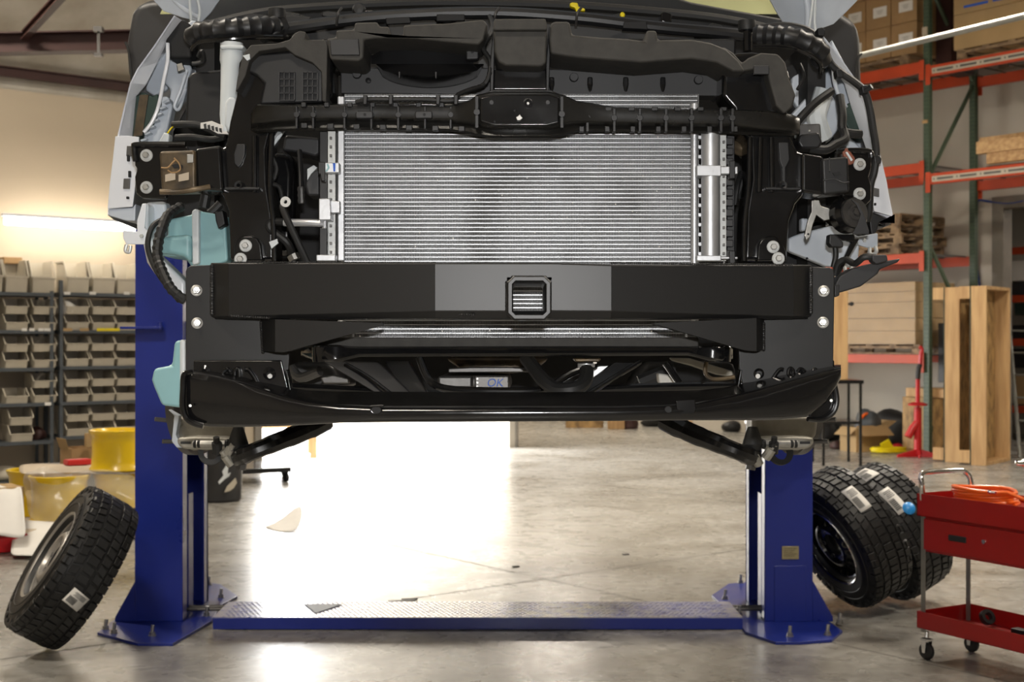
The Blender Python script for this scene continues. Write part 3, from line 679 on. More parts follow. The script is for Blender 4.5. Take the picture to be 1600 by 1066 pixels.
slab('radiator_support_panel', [(502,60),(1150,60),(1150,112),(502,112)], 2.95,.05,'plastic',.005)
slab('fan_cowl', [(532,106),(700,104),(760,106),(1122,112),(1122,155),(1118,150),(532,146)], 2.86,.06,'plastic2',.005)
# curved fan ring
def fanring(w):
    rs = []
    for k in range(17):
        t = k/16; x = 588 + 168*t; yy = 101 + 36*math.sin(math.pi*t)**.38; top = 100
        rs.append([P(x, top, 2.80-.03*math.sin(math.pi*t)), P(x, (top+yy)/2, 2.79-.035*math.sin(math.pi*t)), P(x, yy, 2.84), P(x, yy, 2.88), P(x, top, 2.88)])
    w.rings(rs)
part('fan_ring', fanring, 'gloss', angle=40)
def fanring2(w):
    rs = []
    for k in range(17):
        t = k/16; x = 580 + 160*t; top = 100 - 34*math.sin(math.pi*(t*.8+.1))**.8
        rs.append([P(x, top, 2.84), P(x, 100, 2.82), P(x, 100, 2.90), P(x, top, 2.90)])
    w.rings(rs)
fr = part('fan_shroud', fanring2, 'plastic', angle=40)
for x,y in ((624,112),(681,112)): slab('shroud_tick', [(x-1.5,y),(x+1.5,y),(x+1,y+10),(x-1,y+10)], 2.755,.01,'plastic2',.001)
for x,y in ((557,115),(713,112),(897,120),(1092,124)): part('cowl_boss', lambda w: w.lathe([(1e-5,0),(.009,0),(.010,.01)], P(x,y,2.848),(0,1,0),20),'plastic2',.001)
for x in (575,): part('cowl_dimple', lambda w: w.lathe([(1e-5,0),(.006,.003),(.0065,.01)], P(x,125,2.852),(0,1,0),16),'plastic')
for x in (862,922,978,1036): slab('cowl_dimple', [(x-4,120),(x+4,120),(x+4.5,132),(x+2,143),(x-2,143),(x-4.5,132)], 2.852,.012,'gloss',.004)
mb_ = slab('motor_bracket', [(728,71),(744,71),(748,75),(748,91),(744,93),(728,93)], 2.79,.03,'plastic2',.004)
part('bracket_hole', lambda w: w.cyl(P(738,81,2.7895),(0,1,0),.0035,.002,14),'dark',parent=mb_)
w_ = slab('fan_motor', [(955,90),(986,90),(986,106),(955,106)], 2.82,.06,'gloss',.004)
part('bracket_hole', lambda w: w.cyl(P(974,95,2.8195),(0,1,0),.004,.002,14),'dark',parent=w_)
hose('intake_pipe', [(852,80,2.84),(880,84,2.84),(912,86,2.84),(934,89,2.86)], .011,'gloss')
slab('duct_strut', [(766,100),(771,40),(774,40),(771,145),(766,145)], 2.76,.04,'plastic',.002)
slab('duct_strut', [(853,100),(858,40),(861,40),(858,145),(853,145)], 2.76,.04,'plastic',.002)
slab('bonnet_latch_box', [(771,108),(854,108),(856,141),(770,141)], 2.77,.08,'gloss',.004)
slab('latch_box_lip', [(768,140),(860,140),(880,150),(748,150)], 2.735,.05,'plastic2',.003)
# things above: dipstick, caps, struts, rubber buffers
w = MB(); w.tube([P(902,12,3.1),P(906,34,3.1)], .010, 10, smooth=False); tb = w.build('dipstick_tube','plastic',VAN)
slab('yellow_handle', [(890,5),(894,3),(903,4),(904,10),(914,13),(915,17),(905,18),(901,22),(898,12),(891,10)], 3.08,.02,'yel',.003,tb,label='yellow dipstick handle')
s_ = slab('bonnet_prop_lever', [(948,42),(948,26),(970,20),(975,24),(962,36)], 3.0,.02,'plastic',.003)
slab('yellow_tip', [(968,22),(972,17),(977,20),(977,26),(971,28)], 2.99,.02,'yel',.004,s_,label='yellow lever tip')
for x,y in ((433,16),(1167,34)):
    bf = part('rubber_buffer', lambda w: w.lathe([(1e-5,0),(.019,0),(.0205,.01),(.0195,.022),(1e-5,.022)], P(x,y+14,2.95),(0,0,1),20),'rubber')
    part('buffer_stem', lambda w: w.cyl(P(x+1,y+46,2.95),(0,0,1),.010,.048,14),'gloss',parent=bf)
part('rubber_buffer', lambda w: w.lathe([(1e-5,0),(.011,.002),(.016,.01),(.011,.02)], P(560,13,3.0),(0,1,0),20),'rubber')
rr = random.Random(11)
def clutter(n, x0, x1, y0, y1, Y0, Y1, ms, names):
    for k in range(n):
        x = rr.uniform(x0,x1); y = rr.uniform(y0,y1); a, b = rr.uniform(6,22), rr.uniform(4,9); Y = rr.uniform(Y0,Y1)
        c = [(x-a,y-b),(x-a*.4,y-b-2),(x+a,y-b*.8),(x+a,y+b),(x+a*.2,y+b+2),(x-a,y+b*.7)]
        slab(names[k % len(names)], c, Y, .05, ms[k % len(ms)], .004)
clutter(26, 400, 1140, 22, 52, 2.95, 3.3, ['plastic','gloss','plastic2','plastic'], ['relay_box','hose_bracket','loom_clip_block','cover_tab'])
hose('upper_tie_bar', [(405,52,3.0),(480,40,2.98),(600,26,2.97),(760,20,2.97),(900,28,2.97),(1020,42,2.98),(1130,52,3.0),(1200,60,3.02)], .014,'plastic')
slab('upper_tie_panel', [(455,38),(560,24),(700,18),(830,18),(960,30),(1100,42),(1150,50),(1150,70),(455,66)], 3.06,.06,'plastic',.006)
hose('coolant_hose', [(412,60,2.95),(420,52,2.93),(432,50,2.93),(445,40,2.95)], .012,'rubber')
for x in (530, 776, 904): hose('bracket_hook', [(x-4,40,2.95),(x-2,22,2.93),(x+4,12,2.94)], .003,'steel')
slab('tie_bar_slot', [(602,28),(640,26),(642,36),(604,38)], 2.955,.01,'dark',.002)
slab('tie_bar_slot', [(682,22),(726,22),(726,32),(682,33)], 2.955,.01,'dark',.002)
slab('tie_bar_slot', [(975,34),(1010,32),(1012,46),(973,44)], 2.955,.03,'dark',.002)

# ribbed conduits at both upper corners
for nm, pts in (('l', [(300,62,2.92),(312,50,2.9),(350,46,2.88),(400,42,2.9),(440,42,2.95)]), ('r', [(1178,56,2.92),(1215,56,2.9),(1250,62,2.88),(1280,80,2.9),(1282,98,2.93)])):
    c = hose('seal_strip', pts, .024, 'plastic', ribs=.011, seg=18)
    hose('seal_edge', [(p[0], p[1]+16, p[2]-.02) for p in pts], .006, 'gloss', c, ribs=.012)
# filler neck
def neck(w):
    ax = (P(350,205,2.84)-P(362,68,2.88)).normalized()
    p = [P(362,68,2.88),P(362,95,2.875),P(360,102,2.87),P(359,140,2.86),P(356,180,2.85),P(352,206,2.84)]
    rr_ = [.025,.026,.021,.020,.0175,.009]
    rs = []
    for q, r in zip(p, rr_): rs.append([q + Vector((math.cos(t*math.pi/10)*r, math.sin(t*math.pi/10)*r, 0)) for t in range(20)])
    w.rings(rs)
nk = part('washer_filler_neck', neck, 'palep', label='translucent white filler neck')
slab('neck_rib', [(350,195),(351,160),(358,150),(368,152),(371,165),(365,190),(356,208)], 2.825,.03,'palep',.008,nk)
slab('neck_cap_lip', [(343,70),(381,70),(380,76),(344,76)], 2.845,.06,'palep',.004,nk)

# --- crash boxes beside the supports
def crash(side):
    s = -1 if side == 'l' else 1
    if side == 'l':
        pl = [(210,232),(216,226),(290,226),(296,236),(296,298),(262,302),(260,312),(222,310),(212,302),(210,276),(214,264),(210,258)]
        bx = [(248,236),(305,234),(306,298),(252,300)]; bolts = [(229,243),(229,293)]
        con = [(303,232),(345,226),(350,300),(306,296)]
    else:
        pl = [(1310,238),(1355,236),(1362,245),(1362,262),(1358,276),(1362,290),(1362,312),(1352,322),(1330,322),(1310,300)]
        bx = [(1284,248),(1326,244),(1328,300),(1286,305)]; bolts = [(1343,257),(1343,303)]
        con = [(1252,238),(1288,244),(1288,305),(1252,300)]
    plate = slab('crash_box_plate', pl, 2.80,.012,'gloss',.005)
    slab('crash_box', bx, 2.74,.07,'bronze' if s<0 else 'plastic',.006,plate)
    slab('crash_box_neck', con, 2.75,.10,'gloss',.008,plate)
    for x,y in bolts: bolt(x,y,2.799,.0135,plate,stud=.003)
    fr = [(bx[0][0]-2,234,2.735),(bx[1][0],233,2.735)]
    if s < 0:
        slab('steel_patch', [(292,241),(302,241),(302,254),(292,255)], 2.733,.004,'zinc',.001,plate)
        slab('cut_slot', [(268,258),(275,256),(285,258),(285,262),(272,263)], 2.7345,.003,'dark',0,plate)
        for q in ([(252,262,2.735),(262,262,2.733),(268,256,2.733),(274,250,2.733)], [(272,247,2.733),(280,256,2.733),(281,266,2.733),(270,270,2.733),(262,266,2.733)]): hose('tape_crease', q, .0016,'card',plate)
        for x0 in (258,279): slab('paper_tag', [(x0,273),(x0+16,269),(x0+16,281),(x0,284)], 2.7335,.002,'kraft',0,plate)
        hose('box_lip', [(250,300,2.73),(280,300,2.73),(306,296,2.73),(328,292,2.74)], .006,'bronze',plate)
    else:
        slab('cut_slot', [(1301,270),(1312,268),(1314,272),(1304,275)], 2.7345,.003,'dark',0,plate)
        hose('box_seam', [(1286,282,2.736),(1303,280,2.733),(1318,286,2.733),(1327,284,2.735)], .0016,'plastic2',plate)
        hose('box_seam', [(1296,246,2.736),(1296,268,2.733)], .0016,'plastic2',plate)
    hose('plate_rim', [(pl[0][0]+(2 if s<0 else 0),pl[0][1]+20,2.796)] + [(p[0],p[1],2.796) for p in pl[:3]], .006,'gloss',plate)
crash('l'); crash('r')
# left lamp-bay detail: connector, label, cables
hl = hose('wiring_loom', [(270,195,2.86),(290,194,2.85),(312,196,2.85),(335,206,2.85),(352,212,2.85)], .0075,'rubber')
slab('loom_label', [(313,192),(331,189),(350,197),(357,210),(340,209),(326,201),(313,201)], 2.832,.004,'paper',.001,hl,label='white printed label')
for k in range(5): slab('label_print', [(318+k*6,194+k*1.6),(322+k*6,193+k*1.8),(323+k*6,202+k*1.4),(319+k*6,201+k*1.2)], 2.830,.001,'ink',0,hl)
cn = slab('lamp_connector', [(256,206),(265,210),(262,228),(259,238),(245,234),(247,222)], 2.83,.03,'palep',.004,label='white lamp connector')
hose('yellow_wire', [(262,208,2.84),(268,200,2.85),(272,198,2.86)], .0018,'yel',cn)
hose('wiring_loom', [(275,215,2.88),(300,214,2.87),(330,218,2.87),(350,214,2.86)], .007,'rubber')
hose('wiring_loom', [(310,88,3.0),(316,80,2.98),(318,96,3.0),(300,100,3.0)], .005,'rubber')

# --- right side wiring running along the fender edge
rl = hose('wiring_loom', [(1188,44,2.98),(1225,40,2.96),(1262,48,2.95),(1285,70,2.94),(1297,98,2.94),(1312,112,2.94),(1335,128,2.93),(1350,142,2.92),(1358,165,2.92),(1364,200,2.92),(1369,235,2.91),(1366,268,2.91),(1360,290,2.92),(1358,330,2.94),(1354,345,2.95)], .0085,'rubber')
for x,y in ((1283,50),(1312,115),(1352,140),(1371,250)): slab('loom_clip', [(x-6,y-6),(x+3,y-8),(x+7,y-2),(x+6,y+6),(x-4,y+6)], 2.90,.03,'plastic',.003,rl)
hose('loom_clip_pin', [(1352,142,2.9),(1362,135,2.89)], .006,'plastic',rl)
hose('wiring_loom', [(1236,205,2.86),(1250,185,2.85),(1275,160,2.86),(1300,142,2.88)], .009,'rubber')
hose('wiring_loom', [(1312,150,2.95),(1316,180,2.93),(1318,205,2.92),(1345,210,2.93)], .010,'rubber')
hose('wiring_loom', [(1318,205,2.90),(1320,218,2.88),(1305,226,2.87),(1290,234,2.86),(1265,232,2.86)], .010,'rubber')
bp_ = slab('sensor_bracket', [(1246,194),(1282,193),(1284,215),(1280,228),(1248,230)], 2.88,.02,'steel',.003)
part('sensor_housing', lambda w: w.pp([(1250,210),(1280,206),(1286,222),(1280,232),(1252,232),(1246,222)], 2.84,.06),'plastic',.006,bp_)
bolt(1264,205,2.879,.005,bp_,stud=0,washer=False)
bc = slab('brown_connector', [(1315,236),(1324,230),(1337,247),(1334,256),(1327,258),(1321,250)], 2.79,.03,'brownp',.003,label='brown plastic connector')
slab('connector_insert', [(1321,238),(1324,237),(1333,250),(1330,252)], 2.786,.006,'palep',.001,bc)
hose('wiring_loom', [(1250,100,2.95),(1256,120,2.93),(1246,140,2.92)], .004,'rubber')

# --- horn
hb = slab('horn_bracket', [(1268,313),(1280,313),(1283,322),(1296,326),(1300,342),(1288,345),(1276,336),(1270,352),(1266,370),(1260,376),(1257,368),(1262,345),(1268,330)], 2.82,.006,'bronze' if 0 else 'zinc',.0015,label='bare metal horn bracket')
part('bracket_hole', lambda w: w.cyl(P(1263,366,2.8195),(0,1,0),.0025,.001,10),'dark',parent=hb)
def hornf(w):
    c = P(1330,334,2.80); ax = Vector((.35,-1,.1)).normalized()
    w.lathe([(1e-5,.0),(.034,0),(.040,.006),(.041,.03),(.034,.04),(1e-5,.045)], c - ax*.03, ax, 36)
hn = part('horn', hornf, 'gloss')
def hornd(w):
    c = P(1330,334,2.80); ax = Vector((.35,-1,.1)).normalized()
    w.lathe([(.032,.010),(.031,.0155),(.018,.015),(.0165,.019),(.012,.019),(.011,.016),(.007,.016),(.0065,.021),(1e-5,.021)], c, ax, 36)
part('horn_diaphragm', hornd, 'steel', parent=hn)
slab('horn_shield', [(1330,312),(1342,318),(1350,335),(1358,360),(1358,366),(1332,366),(1340,350),(1345,335),(1338,320)], 2.765,.004,'plastic2',.001,hn)

# --- right lower: pale bracket panel, dark splash blade, plug
slab('lower_apron', [(1232,372),(1250,365),(1300,352),(1345,370),(1342,402),(1340,418),(1290,416),(1232,392)], 3.02,.03,'inner',.006)
slab('lower_apron', [(1252,340),(1290,345),(1298,352),(1252,362)], 3.1,.03,'inner',.006)
slab('lower_bracket', [(1338,370),(1372,364),(1372,386),(1358,388),(1340,382)], 2.98,.012,'inner',.003)
hose('tow_eye', [(1359,388,2.98),(1359,396,2.97),(1364,398,2.97),(1369,394,2.97),(1368,386,2.98)], .0045,'washer')
bolt(1350,376,2.978,.009,VAN,m='washer',stud=0,washer=False)
part('apron_hole', lambda w: w.cyl(P(1261,404,3.018),(0,1,0),.003,.002,12),'dark')
hm = slab('horn_mount_arm', [(1296,366),(1336,366),(1336,372),(1344,372),(1325,405),(1312,432),(1308,428),(1322,396),(1330,378),(1300,374)], 2.83,.015,'gloss',.003)
slab('horn_plug', [(1296,366),(1306,366),(1318,378),(1318,387),(1300,386),(1295,380)], 2.80,.03,'plastic',.003,hm)
hose('wiring_loom', [(1305,386,2.82),(1306,400,2.82),(1302,418,2.82)], .006,'rubber')
bd = slab('splash_guard', [(1312,432),(1330,420),(1360,412),(1382,408),(1408,404),(1403,410),(1375,421),(1372,428),(1345,448),(1318,456),(1306,459),(1305,445)], 2.70,.05,'plastic2',.004)
slab('guard_edge', [(1304,446),(1312,444),(1312,462),(1304,465)], 2.66,.04,'powder',.002,bd)
hose('wiring_loom', [(1305,430,2.74),(1310,412,2.73),(1322,406,2.72),(1336,412,2.70),(1350,402,2.68),(1368,402,2.68)], .007,'rubber')
slab('plug_end', [(1362,398),(1386,398),(1388,408),(1370,413),(1363,408)], 2.67,.03,'plastic2',.003)
hose('tow_eye', [(1320,418,2.78),(1322,426,2.77),(1330,426,2.77),(1330,416,2.78)], .004,'washer')

# --- washer tank on the left
tk = slab('washer_tank', [(262,343),(300,335),(301,328),(342,335),(352,337),(356,408),(330,418),(300,418),(288,402),(262,400),(244,398),(242,372),(262,369)], 2.86,.16,'teal',.018,label='pale teal washer fluid tank')
slab('tank_seam', [(299,330),(304,326),(311,328),(311,412),(300,415)], 2.845,.19,'palep',.005,tk)
slab('tank_step', [(243,370),(270,368),(299,366),(299,412),(285,402),(270,398),(244,396)], 2.84,.05,'teal',.012,tk)
slab('washer_tank', [(226,316),(258,314),(262,335),(255,380),(228,360)], 3.0,.05,'inner',.008)
slab('tank_connector', [(335,331),(348,328),(352,350),(341,358),(337,345)], 2.83,.04,'plastic',.003,tk)
slab('lower_washer_tank', [(272,533),(283,531),(300,540),(300,640),(252,634),(240,606),(236,594),(240,576),(268,571)], 2.80,.14,'teal',.014,label='lower pale teal tank')
slab('tank_edge', [(280,530),(290,532),(290,640),(280,640)], 2.78,.17,'palep',.006)
slab('apron_lower', [(218,318),(232,316),(232,360),(248,400),(290,440),(290,470),(256,450),(228,410),(222,380)], 2.95,.06,'white',.01)
lb = slab('lamp_bracket', [(192,360),(214,362),(214,344),(222,318),(229,318),(226,356),(232,362),(232,382),(197,382),(192,372)], 2.93,.006,'white',.002)
hose('tow_eye', [(198,382,2.92),(196,392,2.92),(202,394,2.92),(204,384,2.92)], .004,'washer',lb)
bolt(222,369,2.929,.009,lb,m='washer',stud=0,washer=False)
hose('wiring_loom', [(284,322,2.88),(264,335,2.85),(255,352,2.82),(248,375,2.81),(246,400,2.80),(254,425,2.78),(268,452,2.76),(290,470,2.76)], .012,'rubber', ribs=.007)
hose('wiring_loom', [(262,340,2.86),(240,352,2.84),(231,378,2.83),(236,405,2.82),(252,435,2.80),(280,470,2.78)], .006,'rubber')
hose('wiring_loom', [(322,305,2.9),(318,325,2.9)], .012,'rubber'); hose('wiring_loom', [(345,318,2.88),(335,328,2.88),(328,334,2.88)], .010,'rubber')

# --- black hitch beam
st = [(329,2.664),(357,2.605),(680,2.498),(792,2.4975),(862,2.4975),(955,2.498),(1240,2.595),(1268,2.64)]
Zt, Z1, Z2, Z3 = 1.5505, 1.520, 1.4555, 1.4455
def bp3(px, Y, dz, z): return Vector(((px-CX)/F*Y, Y+dz, z))
def beamf(w):
    R_ = []
    for i, (x, Y) in enumerate(st):
        X = (x-CX)/F*Y; mid_ = 2 <= i <= 5
        zt = P(0, 410.5 if i < 5 else 413.5, Y).z; zb = P(0, 494, Y).z if not mid_ else P(0, 486, Y).z; z3 = P(0, 497, Y).z
        z1 = zt - .028; z2 = zb if not mid_ else zb
        R_.append([Vector((X,Y,zt-.002)), Vector((X,Y,z1)), Vector((X,Y,zb)), Vector((X,Y+.012,z3-.0015)), Vector((X,Y+.09,z3-.0015)), Vector((X,Y+.09,z1)), Vector((X,Y+.09,zt)), Vector((X,Y+.004,zt))])
    vs = [p for r in R_ for p in r]; fs = []
    for i in range(len(R_)-1):
        for j in range(8):
            if i == 3 and j in (1, 4): continue
            k = (j+1) % 8; fs.append((i*8+j, i*8+k, (i+1)*8+k, (i+1)*8+j))
    fs += [tuple(range(8)), tuple(range((len(R_)-1)*8, len(R_)*8))[::-1]]
    w.add(vs, fs)
beam = part('hitch_beam', beamf, 'powder', .0025, angle=4, label='powder coated black hitch beam')
def rsq(cx_, cz, h, c, Y):   # square ring with cut corners
    o_ = []
    for sx, sz in ((1,1),(-1,1),(-1,-1),(1,-1)):
        a = (cx_+sx*h, cz+sz*(h-c)); b = (cx_+sx*(h-c), cz+sz*h)
        o_ += [a, b] if sx*sz > 0 else [b, a]
    return [Vector((x, Y, z)) for x, z in o_]
rc = P(827, 465.5, 2.43)
def recf(w):
    cx_, cz = rc.x, rc.z
    seq = [rsq(cx_,cz,.0300,.004,2.66), rsq(cx_,cz,.0300,.004,2.436), rsq(cx_,cz,.0315,.006,2.43), rsq(cx_,cz,.0395,.012,2.43), rsq(cx_,cz,.0415,.012,2.434), rsq(cx_,cz,.0415,.012,2.458), rsq(cx_,cz,.039,.012,2.460), rsq(cx_,cz,.039,.012,2.66)]
    w.rings(seq + [seq[0]], caps=False)
rcv = part('receiver_tube', recf, 'powder', .0012, parent=beam, angle=25, label='square receiver tube opening')
def bead(w, path, r, n):
    for i in range(n):
        t = i/(n-1)*(len(path)-1); a = int(min(t, len(path)-2)); p = Vector(path[a]).lerp(Vector(path[a+1]), t-a)
        w.lathe([(1e-5,-r),(r*.8,-r*.5),(r,0),(r*.8,r*.5),(1e-5,r)], p, (random.uniform(-.2,.2),-1,random.uniform(-.2,.2)), 8)
w = MB()
hh = .0405
bead(w, [(rc.x-hh,2.494,rc.z+hh-.01),(rc.x-hh,2.494,rc.z-hh+.02)], .005, 16)
bead(w, [(rc.x-hh+.01,2.494,rc.z+hh+.0),(rc.x+hh-.01,2.494,rc.z+hh+.0)], .0045, 16)
bead(w, [P(331,416,2.655),P(331,490,2.655)], .0045, 20); bead(w, [P(1267,420,2.63),P(1267,488,2.63)], .0045, 20)
bead(w, [P(362,410,2.60),P(680,411,2.515)], .002, 110); bead(w, [P(955,411,2.515),P(1238,414,2.58)], .002, 96)
bead(w, [P(650,492,2.52),P(740,492,2.50)], .003, 26); bead(w, [P(362,494,2.60),P(420,497,2.585)], .003, 18)
w.build('weld_bead', 'powder', beam)
for x in (725,911):
    part('bolt_hole', lambda w: w.lathe([(.0035,.003),(.0045,-.001),(.0065,-.0012),(.0075,.002)], P(x,457,2.4995+.0006*0),(0,1,0),20),'gloss',parent=beam)
    part('hole_shadow', lambda w: w.cyl(P(x,457,2.4992),(0,1,0),.004,.002,16),'dark',parent=beam)
Lp = [(290,424),(292,419),(298,415),(336,414),(336,498),(452,498),(452,560),(449,600),(290,600)]
Rp = [(1262,417),(1296,418),(1302,421),(1304,428),(1302,585),(1160,600),(1155,575),(1154,545),(1154,498),(1262,498)]
pl_ = slab('mounting_plate', Lp, 2.665, .009, 'powder', .002); pr_ = slab('mounting_plate', Rp, 2.64, .009, 'powder', .002)
slab('mounting_plate_flange', [(1296,460),(1304,460),(1302,578),(1296,578)], 2.65,.08,'powder',.002,pr_)
def sbolt(px, py, Y, parent, tilt):
    c = P(px,py,Y); a = Vector((tilt,-1,.05)).normalized(); w = MB()
    w.lathe([(1e-5,0),(.0115,0),(.0115,.002),(.008,.003)], c, a, 24); wz = w.build('washer','bronze' if 0 else 'zinc',parent)
    w = MB(); w.lathe([(1e-5,0),(.0082,0),(.0082,.007),(.007,.009),(1e-5,.009)], c + a*.003, a, 6); w.cyl(c + a*.012, a, .0045, .014, 14, .004); w.build('bolt','zinc',parent,smooth=True,angle=40)
sbolt(307,454,2.664,pl_,.25); sbolt(308,505,2.664,pl_,.25); sbolt(1287,455,2.639,pr_,-.25); sbolt(1286,504,2.639,pr_,-.25)
def gus(w, pts, d): w.prism([P(*p) for p in pts], d)
g = part('gusset', lambda w: (gus(w, [(430,499,2.575),(598,505,2.53),(600,508,2.53),(446,551,2.57),(430,550,2.575)], .006), gus(w, [(408,499,2.655),(430,499,2.575),(430,550,2.575),(410,549,2.655)], .006), gus(w,[(430,549,2.575),(446,551,2.57),(600,508,2.53),(600,506,2.62),(446,546,2.655),(410,548,2.655)],.004)), 'powder', .002)
w = MB(); bead(w, [P(408,500,2.656),P(411,550,2.656)], .004, 14); w.build('weld_bead','powder',g)
g = part('gusset', lambda w: (gus(w, [(1018,505,2.53),(1182,497,2.565),(1182,549,2.565),(1165,548,2.562)], .006), gus(w, [(1182,497,2.565),(1194,497,2.63),(1194,546,2.63),(1182,549,2.565)], .006), gus(w,[(1018,507,2.53),(1165,548,2.562),(1182,549,2.565),(1194,546,2.63),(1160,545,2.63),(1018,506,2.62)],.004)), 'powder', .002)
w = MB(); bead(w, [P(1193,506,2.625),P(1193,546,2.625)], .004, 14); w.build('weld_bead','powder',g)
for x0 in (348,1256): pass

# --- lower radiator support
part('seal_strip', lambda w: w.pbox(466,527,1092,543,2.70,.02), 'foam', .003)
def lsup(w):
    rs = []
    for x, Y, t, b in ((470,2.74,545,556),(488,2.70,541,562),(508,2.67,539,566),(530,2.67,539,566),(546,2.685,541,562),(562,2.69,542,558),(820,2.685,541,557),(1075,2.69,541,556),(1092,2.685,541,560),(1108,2.67,540,564),(1128,2.67,540,565),(1145,2.70,543,561)):
        rs.append([P(x,t,Y+.012),P(x,t+3,Y),P(x,b-5,Y-.004),P(x,b,Y+.004),P(x,b-1,Y+.05),P(x,t,Y+.05)])
    w.rings(rs)
ls = part('lower_radiator_support', lsup, 'gloss', angle=50)
for x in (508,1122): part('support_eye', lambda w: w.lathe([(.012,0),(.026,0),(.028,.03),(.026,.033)], P(x,552,2.70)-Vector((0,0,.018)),(0,0,1),24),'gloss',parent=ls)
for x in (545,1084): slab('core_foot', [(x-12,523),(x-6,520),(x+6,520),(x+6,534),(x-5,534),(x-9,531)], 2.76,.03,'alu',.003)

# --- glossy lower crossmember / air dam
def dam(w):
    S = [(284,2.60,590,594,640,648),(287,2.59,578,583,650,657),(300,2.585,577,583,655,664),(330,2.58,578,588,660,667),(365,2.575,583,596,662,667.5),(400,2.565,594,607,662,667),(440,2.555,604,620,661,666),(480,2.545,610,629,659,664),(530,2.54,612,634,657,661),(600,2.535,612,637,656,660),(700,2.53,613,637,655,659.5),(850,2.53,613,637,654,658.5),(960,2.53,612,637,653,658),(1040,2.535,611,635,652,657),(1090,2.54,610,631,652,657),(1130,2.545,606,623,651,657),(1180,2.55,596,612,650,657),(1220,2.555,587,601,648,656),(1260,2.56,579,590,644,652),(1290,2.57,573,582,622,630),(1306,2.575,570,578,600,606),(1314,2.58,570,576,586,590)]
    rs = []
    for x, Y, tb, te, b1, b2 in S:
        rs.append([P(x,tb,Y+.085),P(x,te-3,Y+.012),P(x,te,Y),P(x,te+ (b1-te)*.15,Y-.004),P(x,(te+b1)/2,Y-.006),P(x,b1,Y-.004),P(x,b2-1,Y+.002),P(x,b2,Y+.012),P(x,b1-6,Y+.016),P(x,te+6,Y+.02),P(x,tb+3,Y+.085)])
    w.rings(rs)
dm = part('lower_crossmember', dam, 'gloss', angle=60)
hose('crossmember_flange', [(300,582,2.59),(288,586,2.58),(286,610,2.575),(286,640,2.575),(296,658,2.575),(318,666,2.575)], .006,'gloss',dm)
slab('end_cap', [(1262,652),(1276,656),(1292,654),(1303,645),(1308,630),(1307,612),(1304,600),(1290,600)], 2.60,.02,'gloss',.004,dm)
hose('crossmember_flange', [(1304,600,2.59),(1308,625,2.59),(1302,645,2.59),(1284,656,2.59),(1262,655,2.58)], .005,'gloss',dm)
for x,y,t in ((297,634,.3),(1299,626,-.3)): bolt(x,y,2.572,.0065,dm,stud=.004,washer=False,ax=(t,-1,0))
def ringhole(px, py, Y, rx, ry):
    w = MB(); rs = []
    for k in range(20):
        a = 2*math.pi*k/20; rs.append([P(px+rx*math.cos(a)*f, py+ry*math.sin(a)*f, Y+dy) for f, dy in ((.8,.004),(1,-.0008),(1.15,-.001),(1.3,.004))])
    w.rings(rs + [rs[0]], close=False, caps=False); w.build('drain_hole_rim','gloss',dm)
    w = MB(); w.pp([(px+rx*math.cos(2*math.pi*k/20), py+ry*math.sin(2*math.pi*k/20)) for k in range(20)], Y-.0003, .001); w.build('drain_hole','dark',dm)
ringhole(588,641,2.528,7.5,5.5); ringhole(1044,640,2.529,5,5)
slab('drain_tab', [(578,633),(600,632),(600,636),(578,637)], 2.526,.006,'gloss',.002,dm)
slab('drain_tab', [(1056,626),(1086,624),(1088,640),(1084,648),(1058,648)], 2.532,.004,'gloss',.002,dm)
# embossed brackets between plate and crossmember
for s in (0, 1):
    X = lambda x: x if s == 0 else 1600-x+6
    bk = slab('embossed_bracket', [(X(302),563),(X(440),563),(X(452),612),(X(420),625),(X(330),598),(X(302),588)][::1 if s==0 else -1], 2.645,.012,'gloss',.003)
    for pts in ([(345,588),(350,580),(356,577),(360,582)], [(367,590),(367,580),(371,576),(374,580),(374,592)], [(382,578),(388,578),(396,588),(404,602)]):
        hose('embossed_rib', [(X(x),y,2.640) for x,y in pts], .0045,'gloss',bk)
    part('stud_boss', lambda w: w.lathe([(.006,-.008),(.0125,-.004),(.014,.004)], P(X(421),584,2.645),(0,1,0),24),'gloss',parent=bk)
    w = MB(); w.cyl(P(X(420),586,2.645),(.3 if s==0 else -.3,-1,-.1),.0048,.022,14); w.build('bolt','zinc',bk)
    slab('bracket_flange', [(X(446),578),(X(449),578),(X(455),611),(X(452),611)], 2.62,.03,'gloss',.002,bk)
    part('stud_boss', lambda w: w.lathe([(.005,-.006),(.012,-.003),(.013,.004)], P(X(320) if s==0 else X(334),580,2.645),(0,1,0),24),'gloss',parent=bk)

# --- what shows beneath the radiator
def arm(name, a, b, c, d, Y0, Y1, m='gloss', th=.03):
    w = MB(); w.prism([P(a[0],a[1],Y0),P(b[0],b[1],Y0),P(c[0],c[1],Y1),P(d[0],d[1],Y1)],0,(0,th,.0)); return w.build(name, m, VAN, bevel=.004)
arm('subframe_arm', (505,565),(590,565),(650,622),(600,622),2.95,2.85,'plastic2')
hose('subframe_rib', [(540,570,2.94),(575,590,2.9),(612,618,2.84)], .006,'gloss')
arm('subframe_arm', (600,565),(640,565),(672,620),(640,622),2.98,2.86,'plastic')
arm('subframe_arm', (1002,566),(960,566),(880,626),(915,626),2.95,2.85,'gloss')
hose('subframe_rib', [(1000,566,2.92),(960,590,2.88),(916,618,2.82)], .006,'gloss')
slab('heat_shield', [(935,572),(982,571),(920,612),(900,612),(880,618),(872,612)], 3.02,.01,'alu',.002)
hose('subframe_loop', [(655,560,2.92),(672,596,2.88),(700,608,2.86),(760,611,2.85),(830,611,2.85),(860,604,2.86),(890,585,2.9),(930,570,2.95)], .0085,'gloss')
tp = slab('transmission_pan', [(685,584),(800,584),(800,612),(690,612)], 3.2,.3,'steel',.02)
